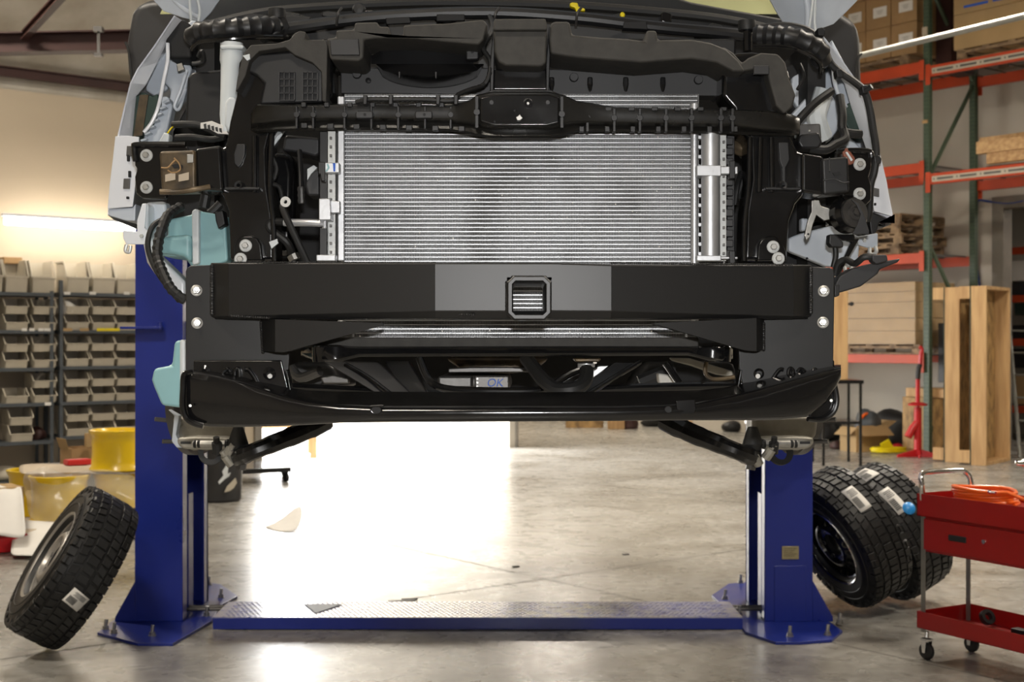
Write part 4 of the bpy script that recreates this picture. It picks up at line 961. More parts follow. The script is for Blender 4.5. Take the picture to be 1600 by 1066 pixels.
slab('oil_pan', [(692,558),(862,558),(835,580),(800,584),(725,582)], 3.12,.4,'bronze',.02)
slab('pan_flange', [(700,576),(735,574),(800,574),(838,577),(832,582),(700,583)], 3.08,.05,'steel',.003)
slab('starter_housing', [(684,588),(738,588),(738,607),(694,607),(684,600)], 3.05,.08,'steel',.006)
hb2 = slab('steering_rack_block', [(742,588),(795,588),(795,607),(742,607)], 3.02,.06,'steel',.003)
part('block_bolts', lambda w: [w.cyl(P(746,592+6*k,3.019),(0,-1,0),.0025,.004,8) for k in range(3)],'zinc',parent=hb2)
fc = bpy.data.curves.new('chalk_mark','FONT'); fc.body = 'OK'; fc.size = .026; fc.extrude = .0003; fc.shear = .2
tmp = bpy.data.objects.new('tmp', fc); COL.objects.link(tmp); dg = bpy.context.evaluated_depsgraph_get(); me = bpy.data.meshes.new_from_object(tmp.evaluated_get(dg))
q = P(760,604,3.018); me.transform(Matrix.Translation(q) @ Matrix.Rotation(R(90),4,'X')); bpy.data.objects.remove(tmp)
me.materials.clear(); me.materials.append(MT['blueink']); o = link(me,'chalk_mark',hb2); o['label'] = 'blue handwritten OK'
slab('engine_sump', [(452,566),(520,566),(540,610),(455,612)], 3.3,.3,'plastic',.02)
slab('engine_sump', [(1010,566),(1150,566),(1150,600),(980,612)], 3.5,.2,'dark',.02)
part('underside_shade', lambda w: w.pbox(440,540,1160,622,3.9,.05),'dark')  # dark sheet standing in for shade under the engine, hiding bright ground behind
lh = hose('lower_coolant_hose', [(822,560,2.86),(834,575,2.82),(850,595,2.78),(868,608,2.76),(890,609,2.75),(908,603,2.76),(916,590,2.78),(916,568,2.82)], .0155,'rubber')
part('hose_clamp', lambda w: w.lathe([(.016,0),(.0185,0),(.0185,.008),(.016,.008)], P(916,574,2.81),(0,0,1),24),'alu',parent=lh)
slab('hose_outlet', [(895,560),(940,560),(936,566),(900,566)], 2.80,.04,'bronze',.004)
hose('cross_tube', [(455,605,2.95),(600,612,2.93),(760,618,2.93),(1000,606,2.93),(1150,603,2.95)], .010,'gloss')
hose('drive_shaft', [(1000,600,3.2),(1030,588,3.2),(1055,580,3.2)], .022,'rubber')
slab('shaft_boot', [(1028,583),(1056,588),(1058,600),(1030,600)], 3.1,.05,'paper',.006)
slab('exhaust_shield', [(1046,559),(1078,560),(1145,580),(1148,590),(1120,586),(1080,572),(1050,564)], 3.25,.02,'cast',.004)
hose('brake_line', [(1104,565,2.95),(1102,582,2.95),(1112,592,2.95),(1130,592,2.95),(1148,589,2.95)], .005,'bronze')
hose('subframe_brace', [(1040,568,3.0),(1062,600,2.98)], .008,'gloss')
hose('steering_joint', [(455,575,3.1),(470,590,3.08),(500,580,3.05)], .012,'steel')
slab('joint_cover', [(500,590),(520,586),(545,592),(545,600),(505,600)], 3.05,.03,'steel',.004)

# --- front hubs, brake calipers and control arms
def corner(s):
    X = (lambda x: x) if s == 0 else (lambda x: 1545 - x + 3)
    Y = 3.45
    hb = slab('steering_knuckle', [(X(x),y) for x,y in [(268,650),(372,650),(372,694),(352,700),(300,705),(285,698),(272,680)]][::1 if s==0 else -1], Y,.10,'cast',.012)
    part('brake_disc', lambda w: w.lathe([(.04,0),(.150,0),(.150,.026),(.04,.026)], P(X(300),626,Y+.16),((1 if s==0 else -1),-.25,0),48),'steel',parent=hb)
    cal = slab('brake_caliper', [(X(x),y) for x,y in [(276,684),(305,682),(348,683),(372,686),(372,697),(352,703),(318,704),(285,702),(276,694)]][::1 if s==0 else -1], Y-.04,.10,'cast',.008)
    hose('caliper_pin', [(X(302),694,Y-.05),(X(352),694,Y-.05)], .0095,'zinc',cal)
    hose('pin_boot', [(X(352),694,Y-.05),(X(368),694,Y-.05)], .0135,'rubber',cal,ribs=.006)
    hose('dust_boot', [(X(302),694,Y-.05),(X(314),694,Y-.05)], .011,'rubber',cal,ribs=.005)
    slab('caliper_marking', [(X(x),y) for x,y in [(282,690),(298,690),(298,694),(282,694)]][::1 if s==0 else -1], Y-.042,.002,'ink',0,cal)
    part('ball_joint', lambda w: w.lathe([(1e-5,0),(.020,.003),(.027,.02),(.018,.05),(.012,.065),(1e-5,.066)], P(X(372),706,Y-.05),(0,0,1),20),'rubber')
    part('castle_nut', lambda w: w.lathe([(1e-5,0),(.014,0),(.014,.02),(1e-5,.02)], P(X(376),734,Y-.05),(.2,0,1),6),'steel',smooth=False)
    hose('control_arm', [(X(370),715,Y-.05),(X(390),708,Y-.08),(X(430),692,Y-.06),(X(470),676,Y),(X(510),655,Y+.05)], [.024,.022,.024,.026,.030],'gloss')
    for k,(x,y) in enumerate(((352,716),(340,708),(362,726))): part('joint_hardware', lambda w: w.lathe([(1e-5,0),(.013,0),(.013,.03),(.008,.03),(.008,.045),(1e-5,.045)], P(X(x),y,Y-.06),(.5-k*.5,-.3,.8),10),'cast' if k!=1 else 'rubber')
    part('brake_duct', lambda w: w.lathe([(.020,0),(.034,0),(.034,.012),(.020,.012)], P(X(330),708,Y),(.2,-1,.3),20),'rubber')
    hose('wheel_stud', [(X(242),655,Y+.02),(X(268),658,Y+.04)], .006,'steel'); hose('wheel_stud', [(X(254),690,Y+.02),(X(276),690,Y+.04)], .006,'steel')
corner(0); corner(1)
slab('suspension_cover', [(262,640),(272,650),(268,690),(276,700),(285,700),(275,680),(280,650)], 3.42,.03,'gloss' if 0 else 'inner',.004)
for s in (-1,1): part('shock_tower', lambda w: w.tube([(s*.66-.03,3.65,1.2),(s*.62-.03,3.65,1.75)], .035, 14),'dark')

# ------------------------------------------------------------------ TWO-POST LIFT
def column(s):
    """s=0 left, 1 right; built from pixel outlines of its own side"""
    if s == 0:
        label = 'left blue lift column with a wedge foot bolted to the floor'
    else:
        label = 'right blue lift column with a small brass data plate'
    X = lambda x: x if s == 0 else 1475 - x + 6
    X0 = (211-800)/F*6.45 if s == 0 else (1270-800)/F*6.45
    sg = 1 if s == 0 else -1            # direction towards the other column
    root = empty('lift_column', (X0 + sg*.15, 6.7, 0), label, 'car lift')
    xo = X0; xi = X0 + sg*.235; y0, y1 = 6.45, 6.99; zt = 2.98; zb = .014
    w = MB(); t = .012
    def bx(xa, xb, ya, yb, za, zb_): w.box((min(xa,xb),ya,za),(max(xa,xb),yb,zb_))
    bx(xo, xi, y0, y0+t, zb, zt); bx(xo, xi, y1-t, y1, zb, zt); bx(xo, xo+sg*t, y0+t, y1-t, zb, zt)
    bx(xi-sg*t, xi, y0+t, y0+.09, zb, zt); bx(xi-sg*t, xi, y1-.09, y1-t, zb, zt)
    w.build('post', 'blue', root, bevel=.004)
    w = MB(); w.prism([Vector((xo,y0+.002,.21)),Vector((xo-sg*.10,y0+.002,.03)),Vector((xo-sg*.10,y0+.002,.014)),Vector((xo,y0+.002,.014))],0,(0,.012,0))
    w.prism([Vector((xo,y1-.014,.21)),Vector((xo-sg*.10,y1-.014,.03)),Vector((xo-sg*.10,y1-.014,.014)),Vector((xo,y1-.014,.014))],0,(0,.012,0))
    w.prism([Vector((xo,y0+.014,.21)),Vector((xo-sg*.10,y0+.014,.03)),Vector((xo-sg*.10,y1-.014,.03)),Vector((xo,y1-.014,.21))],0,(-sg*.004,0,.002))
    w.build('foot_gusset','blue',root,bevel=.003)
    if s == 1:
        w = MB(); w.box((xo-sg*0-.19,y0-.004,.014),(xo-.035,y0,.29)); w.build('access_cover','blue',root,bevel=.003)
        c = Vector(((1235-800)/F*6.445, 6.445, H+(HY-864)/F*6.445)); w = MB(); w.box((c.x-.042,6.444,c.z-.032),(c.x+.042,6.449,c.z+.032)); pz = w.build('data_plate','plate_lbl',root,bevel=.002)
        w = MB()
        for k in range(5): w.box((c.x-.034,6.4435,c.z+.020-k*.009),(c.x+.030-.01*(k%3),6.444,c.z+.022-k*.009))
        w.build('plate_print','ink',pz)
    # carriage, chain cover and hydraulic cylinder in the channel
    xc = xo + sg*.14
    w = MB(); bx(xc-.035, xc+.035, y0+.14, y0+.17, .35, .62) ; bx(xi-sg*.02, xi-sg*.03, y0+.20, y0+.30, .02, .62); w.build('cable_guard','blue',root,bevel=.003)
    w = MB(); w.tube([(xc,6.72,.03),(xc,6.72,2.0)], .03, 16, smooth=False); w.build('hydraulic_cylinder','rubber',root)
    w = MB(); bx(xo+sg*t, xi+sg*.03, y0+.12, y1-.12, .96, 1.5); cg = w.build('carriage','blue',root,bevel=.01)
    # swing arms to the van
    w = MB()
    for (tx, ty) in ((-.03-sg*.42, 5.05), (-.03-sg*.48, 7.9)):
        a = Vector((xi+sg*.03, 6.72+(.18 if ty>6.7 else -.18), 1.10)); b = Vector((tx, ty, 1.16)); d = (b-a); n = Vector((-d.y,d.x,0)).normalized()
        w.obox((a+b)/2, d/2, n*.055, Vector((0,0,.045))); w.cyl(b-Vector((0,0,.0)),(0,0,1),.06,.14,20)
    w.build('swing_arm','blue',root,bevel=.006)
    # base plate
    def B(px, py): 
        v = FP(px, py); return v
    pts = [(152,993),(215,1010),(270,1010),(330,975),(345,950),(371,935),(345,917),(305,912),(240,940),(175,975)] if s == 0 else \
          [(1316,990),(1300,1004),(1250,1008),(1212,1008),(1165,992),(1148,968),(1134,955),(1112,934),(1138,916),(1180,912),(1240,940),(1290,972)]
    w = MB(); w.prism([B(*p) for p in pts],0,(0,0,.014)); w.build('base_plate','blue',root,bevel=.002)
    bl = [(165,988),(178,994),(238,998),(190,966),(323,967),(345,938),(326,918),(312,941)] if s == 0 else [(1234,999),(1293,997),(1155,966),(1133,940),(1157,915),(1312,978),(1286,962)]
    for (x,y) in bl:
        c = B(x,y); c.z = .014; w = MB()
        w.cyl(c,(0,0,1),.019,.003,20); w.lathe([(1e-5,0),(.0145,0),(.0145,.014),(1e-5,.014)], c+Vector((0,0,.003)),(0,0,1),6); w.cyl(c+Vector((0,0,.017)),(.1,.05,1),.0085,.032,12)
        w.build('anchor_bolt','zinc',root)
    return root, xi
cl, xiL = column(0); cr_, xiR = column(1)
w = MB(); w.box((xiL-.01,6.62,.05),(xiL+.20,6.65,.07)); w.tube([(xiL-.1,6.68,.055),(xiL+.22,6.68,.055)],.011,8,smooth=False); w.tube([(xiR-.22,6.68,.055),(xiR+.1,6.68,.055)],.011,8,smooth=False); w.box((xiR-.20,6.62,.05),(xiR+.01,6.65,.07))
# small shelf arm on the left column
p = P(236,512,6.3); w = MB(); w.box((P(187,0,6.4).x,6.40,p.z-.006),(P(250,0,6.4).x,6.449,p.z+.006)); w.cyl((P(248,0,6.4).x,6.42,p.z-.012),(0,0,1),.012,.04,12)
w.build('tool_hook','blue',cl,bevel=.002)
# tread-plate crossover between the columns
cp = empty('crossover_plate', (-.03,6.4,0), 'blue diamond tread plate ramp on the floor between both lift columns', 'floor plate')
x0, x1 = P(333,0,6.33).x, P(1160,0,6.33).x; x0b, x1b = P(352,0,6.62).x, P(1143,0,6.62).x
yf, yb_, zt = 6.32, 6.70, .063
w = MB(); w.prism([Vector((x0,yf,zt)),Vector((x1,yf,zt)),Vector((x1b,yb_,zt)),Vector((x0b,yb_,zt))],0,(0,0,-.005)); tp_ = w.build('tread_plate','bluetop',cp)
w = MB(); w.box((x0,yf,.004),(x1,yf+.006,zt-.004)); w.build('front_flange','blue',cp,bevel=.002)
w = MB(); w.box((x0b,yb_-.006,.004),(x1b,yb_,zt-.004)); w.build('rear_flange','blue',cp,bevel=.002)
w = MB(); rows = 12; n = 96
for r_ in range(rows):
    y = yf+.02+r_*(yb_-yf-.04)/(rows-1)
    for k in range(n):
        x = x0+.05+(x1-x0-.1)*(k+.5*(r_%2))/n; s = 1 if r_ % 2 else -1; d = Vector((.0095, s*.0055, 0)); nn = Vector((-s*.0013,.0022,0))
        w.add([Vector((x,y,zt))+d, Vector((x,y,zt))+nn, Vector((x,y,zt))-d, Vector((x,y,zt))-nn, Vector((x,y,zt+.0022))+d*.5, Vector((x,y,zt+.0022))-d*.5], [(0,1,5,4),(1,2,5),(2,3,5),(3,0,4,5)])
w.build('diamond_tread','bluetop',tp_,smooth=False)
w = MB()
for sx, xi in ((1, xiL), (-1, xiR)):
    for yy in (6.60, 6.66): w.tube([(xi-sx*.16,yy,.045),(x0+.03 if sx>0 else x1-.03,yy,.045)], .009, 8, smooth=False)
w.build('lift_cable','steel',cp)

# ------------------------------------------------------------------ TYRES
TR, TW = .362, .245
TS = TR/.392
def tyre(centre, normal, label, rim='silver', spin=0.0):
    """built at the origin with the wheel face towards +X, then turned to its normal"""
    root = empty('wheel_and_tyre', centre, label, 'tyre'); INV[root.name] = Matrix.Identity(4)
    h = TW/2; ax = (1,0,0)
    w = MB()
    prof = [(.205,h-.03),(.212,h-.012),(.225,h-.004),(.262,h+.004),(.30,h+.006),(.340,h-.003),(.366,h-.016),(.380,h-.034),(.384,h-.05),(.385,0),(.384,-h+.05),(.380,-h+.034),(.366,-h+.016),(.340,-h+.003),(.30,-h-.006),(.262,-h-.004),(.225,-h+.004),(.212,-h+.012),(.205,-h+.03),(.198,-h+.04),(.198,h-.04),(.205,h-.03)]
    prof = [(r*TS, x) for r, x in prof]; w.lathe(prof, (0,0,0), ax, 72); w.build('tyre_carcass','tyre',root,angle=50)
    w = MB(); rr_ = random.Random(5)
    N = 52
    for row, (yc, hw) in enumerate(((-.100,.020),(-.055,.020),(-.0,.028),(.055,.020),(.100,.020))):
        for k in range(N):
            a = 2*math.pi*(k + .5*(row % 2) + rr_.uniform(-.06,.06))/N
            er = Vector((0, math.cos(a), math.sin(a))); et = Vector((0,-math.sin(a), math.cos(a))); rad = TR-.004 if abs(yc) < .09 else TR-.010
            L = math.pi*TR/N*.80; sk = (.35 if row in (1,) else -.35 if row == 3 else .12)*hw*(1 if k%2 else .5)
            c = er*(rad-.004) + Vector((yc,0,0)); wx = Vector((hw,0,0)) + et*sk
            if abs(yc) > .09: wx = wx - er*(.004 if yc > 0 else -.004)
            w.obox(c, wx*.9, et*L, er*.0085)
            if abs(yc) > .09 and k % 2: # shoulder lugs
                sg_ = 1 if yc > 0 else -1; w.obox(er*(TR-.024)+Vector((sg_*(h-.012),0,0)), Vector((.009*sg_,0,0))-er*.012*1, et*L*.9, er*.013)
    w.build('tread_blocks','tyre',root,smooth=False,bevel=.0015,bseg=1)
    w = MB(); w.lathe([(.275*TS,h+.0055),(.277*TS,h+.0075),(.281*TS,h+.0075),(.283*TS,h+.005)],(0,0,0),ax,72); w.lathe([(.318*TS,h+.003),(.320*TS,h+.006),(.323*TS,h+.006),(.325*TS,h+.002)],(0,0,0),ax,72)
    rr_ = random.Random(8)
    for a0 in (0.3, 3.4):
        for k in range(9):
            a = a0 + k*.11; er = Vector((0,math.cos(a),math.sin(a))); et = Vector((0,-math.sin(a),math.cos(a)))
            w.obox(er*.300*TS+Vector((h+.0065,0,0)), Vector((.002,0,0)), et*.011, er*.010)
    w.build('sidewall_lettering','rubber',root)
    m = 'silverw' if rim == 'silver' else 'gloss'
    w = MB()
    w.lathe([(.214,h-.012),(.218,h-.006),(.214,h+.002),(.204,h-.002),(.198,h-.022),(.188,h-.030),(.184,h-.08),(.172,h-.10),(.172,-h+.05),(.198,-h+.02),(.214,-h+.006),(.214,-h+.012),(.19,-h+.03),(.165,-h+.055),(.165,h-.105),(.178,h-.085),(.182,h-.032),(.196,h-.026),(.21,h-.014)],(0,0,0),ax,64)
    rb = w.build('wheel_rim', m if rim == 'silver' else 'gloss', root, angle=50)
    if rim != 'silver':
        w = MB(); w.lathe([(.2145,h+.0022),(.2165,h-.003),(.212,h+.003),(.205,h-.001)],(0,0,0),ax,64); w.build('rim_highlight','chrome',rb)  # chrome ring imitates the highlight along the black rim
    kids = []
    # disc with hand holes
    w = MB(); n = 16; prof = [(.180,h-.075),(.162,h-.055),(.124,h-.022),(.114,h-.014),(.100,h-.014),(.092,h-.030),(.064,h-.034),(.060,h-.050)]
    seg = n*4; vs = []; fs = []
    for k in range(seg):
        a = 2*math.pi*k/seg; er = Vector((0,math.cos(a),math.sin(a)))
        for r, x in prof: vs.append(er*r + Vector((x,0,0)))
    npf = len(prof)
    for k in range(seg):
        for j in range(npf-1):
            if j == 1 and k % 4 in (1,2) : continue
            k2 = (k+1) % seg; fs.append((k*npf+j,k*npf+j+1,k2*npf+j+1,k2*npf+j))
    w.add(vs, fs); b = w.build('wheel_disc', m, rb, angle=50); s_ = b.modifiers.new('thick','SOLIDIFY'); s_.thickness = .004; s_.offset = -1
    w = MB()
    for k in range(6):
        a = 2*math.pi*k/6; er = Vector((0,math.cos(a),math.sin(a))); w.lathe([(.008,0),(.012,.003),(.013,-.002)], er*.079+Vector((h-.032,0,0)), ax, 14)
    w.build('lug_seats','steel',rb)
    w = MB(); w.lathe([(.0598,h-.034),(.0598,h-.056),(.0575,h-.056),(.0575,h-.034),(.0598,h-.034)],(0,0,0),ax,32); w.build('hub_bore','dark',rb)
    for ch in list(rb.children)+[rb]:
        for v_ in ch.data.vertices: v_.co.y *= 1.0; v_.co.z *= 1.0
    n_ = Vector(normal).normalized()
    x = n_; z = Vector((0,0,1)) - n_*n_.z; z.normalize(); y = z.cross(x)
    M = Matrix((x,y,z)).transposed().to_4x4() @ Matrix.Rotation(spin, 4, 'X')
    root.rotation_euler = M.to_euler()
    return root, M
def tlabel(root, M, world_dir, off, wdt, hgt, name='tyre_label', m='paper', label=None, rot=0.0, prints=True, round_=False, lift=.0105):
    """sticker wrapped on the tread at the side of the tyre that looks along world_dir"""
    d = M.inverted().to_3x3() @ Vector(world_dir); a0 = math.atan2(d.z, d.y); w = MB(); R0 = TR+lift-.004
    def q(u, v, r=0): 
        u, v = u*math.cos(rot)-v*math.sin(rot), u*math.sin(rot)+v*math.cos(rot)
        a = a0 + v/R0; return Vector((off+u, math.cos(a)*(R0+r), math.sin(a)*(R0+r)))
    if round_:
        n = 24; vs = [q(0,0)] + [q(wdt*math.cos(2*math.pi*k/n), wdt*math.sin(2*math.pi*k/n)) for k in range(n)]; w.add(vs, [(0,1+k,1+(k+1)%n) for k in range(n)])
    else:
        N = 8; vs = []
        for j in range(N+1):
            for u in (-wdt/2, wdt/2): vs.append(q(u, -hgt/2+hgt*j/N))
        w.add(vs, [(2*j,2*j+1,2*j+3,2*j+2) for j in range(N)])
    o = w.build(name, m, root, label=label); s_ = o.modifiers.new('t','SOLIDIFY'); s_.thickness = .0008
    if prints:
        w = MB()
        for k in range(14):
            v = -hgt*.38 + k*hgt*.03; w.add([q(-wdt*.1,v,.0012),q(wdt*.4,v,.0012),q(wdt*.4,v+hgt*.014*(1+k%2),.0012),q(-wdt*.1,v+hgt*.014*(1+k%2),.0012)],[(0,1,2,3)])
        for k in range(5):
            v = hgt*.12+k*hgt*.06; w.add([q(-wdt*.38,v,.0012),q(wdt*.3-.004*(k%3),v,.0012),q(wdt*.3-.004*(k%3),v+hgt*.025,.0012),q(-wdt*.38,v+hgt*.025,.0012)],[(0,1,2,3)])
        w.build('label_print','ink',o)
n1 = Vector((-.76,-.37,.53)).normalized()
t1, M1 = tyre(Vector((-2.005, 5.95, .372)), n1, 'single tyre with a silver steel wheel leaning on the left blue column', 'silver')
tlabel(t1, M1, Vector((.45,-.80,-.30)), -.02, .085, .075, label='small square white sticker', rot=.2)
n2 = Vector((-.84,-.30,-.44)).normalized()
t2, M2 = tyre(Vector((1.74, 6.80, .382)), n2, 'black wheeled tyre nearest the right blue column, one long label on its tread', 'black')
tlabel(t2, M2, Vector((.25,-.62,.76)), .0, .07, .15, label='white barcode label')
t3, M3 = tyre(Vector((2.012, 7.00, .382)), n2, 'outer leaning tyre with a blue round sticker, between the other tyre and the red cart', 'black')
tlabel(t3, M3, Vector((.22,-.66,.72)), .05, .07, .16, label='white barcode label')
tlabel(t3, M3, Vector((.30,-.76,.56)), .015, .034, .034, name='round_sticker', m='bluest', label='blue round sticker', prints=False, round_=True, lift=.0125)
tlabel(t3, M3, Vector((-.1,-.2,.98)), .02, .09, .12, label='white sticker on the crown')

# ------------------------------------------------------------------ RED TOOL CART
ct = Vector((1.80,5.75,0)); u = Vector((.50,-.866,0)).normalized(); v = Vector((u.y*-1, u.x, 0)); CL, CW = .78, .31
def C(a, b, z): return ct + u*a + v*b + Vector((0,0,z))
cart = empty('tool_cart', ct + u*CL/2 + v*CW/2, 'red two-tray tool cart on casters with a chrome push handle', 'tool cart')
def tray(name, z0, z1, parent=cart):
    w = MB(); t = .004; e = .012
    w.prism([C(-e,-e,z0),C(CL+e,-e,z0),C(CL+e,CW+e,z0),C(-e,CW+e,z0)],0,(0,0,.004))
    for a0,b0,a1,b1 in ((-e,-e,CL+e,-e),(CL+e,-e,CL+e,CW+e),(CL+e,CW+e,-e,CW+e),(-e,CW+e,-e,-e)):
        p0, p1 = C(a0,b0,z0), C(a1,b1,z0); d = (p1-p0).normalized(); n = Vector((-d.y,d.x,0))*t; w.prism([p0,p1,p1+n,p0+n],0,(0,0,z1-z0))
    return w.build(name,'red',parent,bevel=.0015)
tz0, tz1 = H+(HY-806)/F*5.75, H+(HY-771)/F*5.75
tray('upper_tray', tz0, tz1)
w = MB(); w.prism([C(0,0,tz1-.034),C(CL,0,tz1-.034),C(CL,CW,tz1-.034),C(0,CW,tz1-.034)],0,(0,0,.004)); w.build('tray_floor','red',cart)
bz0, bz1 = H+(HY-981)/F*5.75, H+(HY-955)/F*5.75
tray('lower_tray', bz0, bz1)
w = MB(); w.prism([C(.008,.004,tz0-.155),C(CL-.008,.004,tz0-.155),C(CL-.008,CW-.004,tz0-.155),C(.008,CW-.004,tz0-.155)],0,(0,0,.153)); w.build('drawer_case','red',cart,bevel=.002)
w = MB(); w.prism([C(.018,-.004,tz0-.145),C(CL-.018,-.004,tz0-.145),C(CL-.018,.006,tz0-.145),C(.018,.006,tz0-.145)],0,(0,0,.135)); dr_ = w.build('drawer','red',cart,bevel=.003)
for a0 in (.16,.56):
    w = MB(); w.obox(C(a0+.045,-.004,tz0-.075), u*.048, v*.004, Vector((0,0,.013))); w.build('handle','rubber',dr_,bevel=.008,bseg=3,label='black recessed pull')
w = MB(); w.cyl(C(.345,-.003,tz0-.068),-v,.009,.006,16); w.build('lock','chrome',dr_)
for a, b in ((.012,.012),(.012,CW-.012),(CL-.012,.012),(CL-.012,CW-.012)):
    w = MB(); q = C(a,b,.12)
    w.prism([q-u*.012-v*.012, q+u*.012-v*.012, q+u*.012-v*.009, q-u*.009-v*.009, q-u*.009+v*.012, q-u*.012+v*.012],0,(0,0,tz0-.12+.01)); w.build('leg','galv',cart)
    w = MB(); c = C(a+.01,b,.038)
    w.tube([c+Vector((0,0,.085)), c+Vector((0,0,.060))],.010,10,smooth=False); w.obox(c+Vector((0,0,.052)), u*.022, v*.018, Vector((0,0,.003)))
    for s in (-1,1): w.prism([c+v*s*.018-u*.018+Vector((0,0,.05)), c+v*s*.018+u*.014+Vector((0,0,.05)), c+v*s*.018+u*.008+Vector((0,0,-.006)), c+v*s*.018-u*.008+Vector((0,0,-.006))],0,v*s*.0025)
    k_ = w.build('caster_fork','chrome',cart)
    w = MB(); w.lathe([(1e-5,-.013),(.020,-.013),(.034,-.011),(.038,-.005),(.038,.005),(.034,.011),(.020,.013),(1e-5,.013)], c, v, 28); w.build('caster_wheel','rubber',k_)
w = MB(); hz = tz1+.075
w.tube([C(.01,.0,tz1-.03),C(.005,.0,hz-.03),C(-.01,.015,hz+.002),C(-.015,.06,hz+.012),C(-.015,CW-.06,hz+.012),C(-.01,CW-.015,hz+.002),C(.005,CW,hz-.03),C(.01,CW,tz1-.03)],.0125,14); w.build('push_handle','chrome',cart)
# orange hose coil in the upper tray
w = MB(); pts = []; rr_ = random.Random(2); cc = C(.23,.15,tz1-.022)
for k in range(7*16):
    a = 2*math.pi*k/16; r = .105 + .010*math.sin(k*.37) + .006*(k/112); lay = k/112
    pts.append(cc + u*math.cos(a)*r*1.35 + v*math.sin(a)*r*.9 + Vector((0,0, -.001 + .060*lay + .004*math.sin(k*.9))))
pts += [cc+u*.26+v*.02+Vector((0,0,.006)), cc+u*.36-v*.04+Vector((0,0,.0))]
w.tube(pts,.0075,8,smooth=False); o = w.build('air_hose_coil','hose_or'); tag(o,'coiled bright orange air hose lying in the top tray of the red cart','air hose')
w = MB(); w.tube([cc+u*.03-v*.075+Vector((0,0,.05)),cc+u*.09-v*.085+Vector((0,0,.055))],.009,10,smooth=False); w.tube([cc+u*.09-v*.085+Vector((0,0,.055)),cc+u*.12-v*.088+Vector((0,0,.055))],.006,8,smooth=False); w.build('hose_fitting','chrome',o)
# cordless impact driver
dv = empty('cordless_drill', C(.53,.15,tz1-.03), 'red and black cordless drill standing at the cart edge, cut by the frame', 'drill'); dc = C(.53,.15,tz1-.03)
w = MB(); w.lathe([(1e-5,-.07),(.026,-.065),(.032,-.04),(.032,.03),(.026,.05),(.022,.052)], dc+Vector((0,0,.195)), (-1,-.1,.05), 24); w.build('motor_housing','red2',dv)
w = MB(); w.lathe([(.022,.05),(.026,.056),(.024,.085),(.014,.10),(.010,.13),(1e-5,.132)], dc+Vector((0,0,.195)), (-1,-.1,.05), 20); w.build('chuck','chrome',dv)
w = MB(); w.tube([dc+Vector((.005,0,.20)),dc+Vector((.012,0,.13)),dc+Vector((.008,0,.06))],.019,12); w.build('grip','rubber',dv)
w = MB(); w.obox(dc+Vector((.0,0,.032)),(.05,0,0),(0,.034,0),(0,0,.030)); w.build('battery','red2',dv,bevel=.008)
# tools lying in the lower tray
def tooltube(name, pts, r, m, label, cat, extra=None):
    w = MB(); w.tube(pts, r, 8); o = w.build(name, m); tag(o, label, cat)
    if extra: extra(o)
    return o
b0 = bz0+.004
tooltube('hydraulic_ram', [C(.10,.10,b0+.018),C(.30,.13,b0+.018),C(.52,.10,b0+.018)], .016, 'rubber', 'long black rod tool lying along the lower tray of the red cart', 'tool')
w = MB(); w.lathe([(.018,-.012),(.034,-.012),(.034,.012),(.018,.012),(.018,-.012)], C(.14,.26,b0+.04), (.3,-.8,.5), 24); o = w.build('steel_collar','rubber'); tag(o,'round black collar in the back corner of the cart lower tray','tool')
w = MB(); w.obox(C(.40,.20,b0+.02),u*.07,v*.022,Vector((0,0,.018))); w.obox(C(.46,.20,b0+.04),u*.012,v*.02,Vector((0,0,.03))); o = w.build('clamp_block','plastic',bevel=.004); tag(o,'black clamp block standing behind the rod in the lower tray','tool')
w = MB(); w.tube([C(.50,.24,b0+.012),C(.62,.22,b0+.012),C(.70,.26,b0+.012)],.009,8); o = w.build('wrench','galv'); tag(o,'pale metal wrench at the right of the cart lower tray','wrench')

# ------------------------------------------------------------------ STEEL SHELVES WITH BINS
def shelf(a0, a1, zs, label, top_post):
    root = empty('steel_shelf', SA.pt((a0+a1)/2,-.22,0), label, 'shelf')
    for a in (a0, a1):
        for b in (-.01,-.44):
            w = MB(); s = 1 if a == a0 else -1
            w.prism([SA.pt(a,b,0),SA.pt(a+s*.035,b,0),SA.pt(a+s*.035,b-.004,0),SA.pt(a+s*.004,b-.004,0),SA.pt(a+s*.004,b-.035,0),SA.pt(a,b-.035,0)],0,(0,0,top_post)); w.build('post','shell',root)
    for z in zs:
        w = MB(); w.prism([SA.pt(a0,0,z-.035),SA.pt(a1,0,z-.035),SA.pt(a1,-.45,z-.035),SA.pt(a0,-.45,z-.035)],0,(0,0,.035)); w.build('shelf_board','shell',root,bevel=.002)
    return root
aP = SA.a(89)
zL = [SA.z(45,y) for y in (457,516,575,630,690,752)]
zR = [SA.z(150,y) for y in (458,516,572,627,680)] + [SA.z(150,738)]
shelf(aP-1.25, aP-.03, zL, 'left grey steel shelf full of milky bins, cut by the picture edge', zL[0]+.02)
shelf(aP+.03, aP+1.25, zR, 'grey steel shelf of milky bins between the other shelf and the blue column', zR[0]+.12)
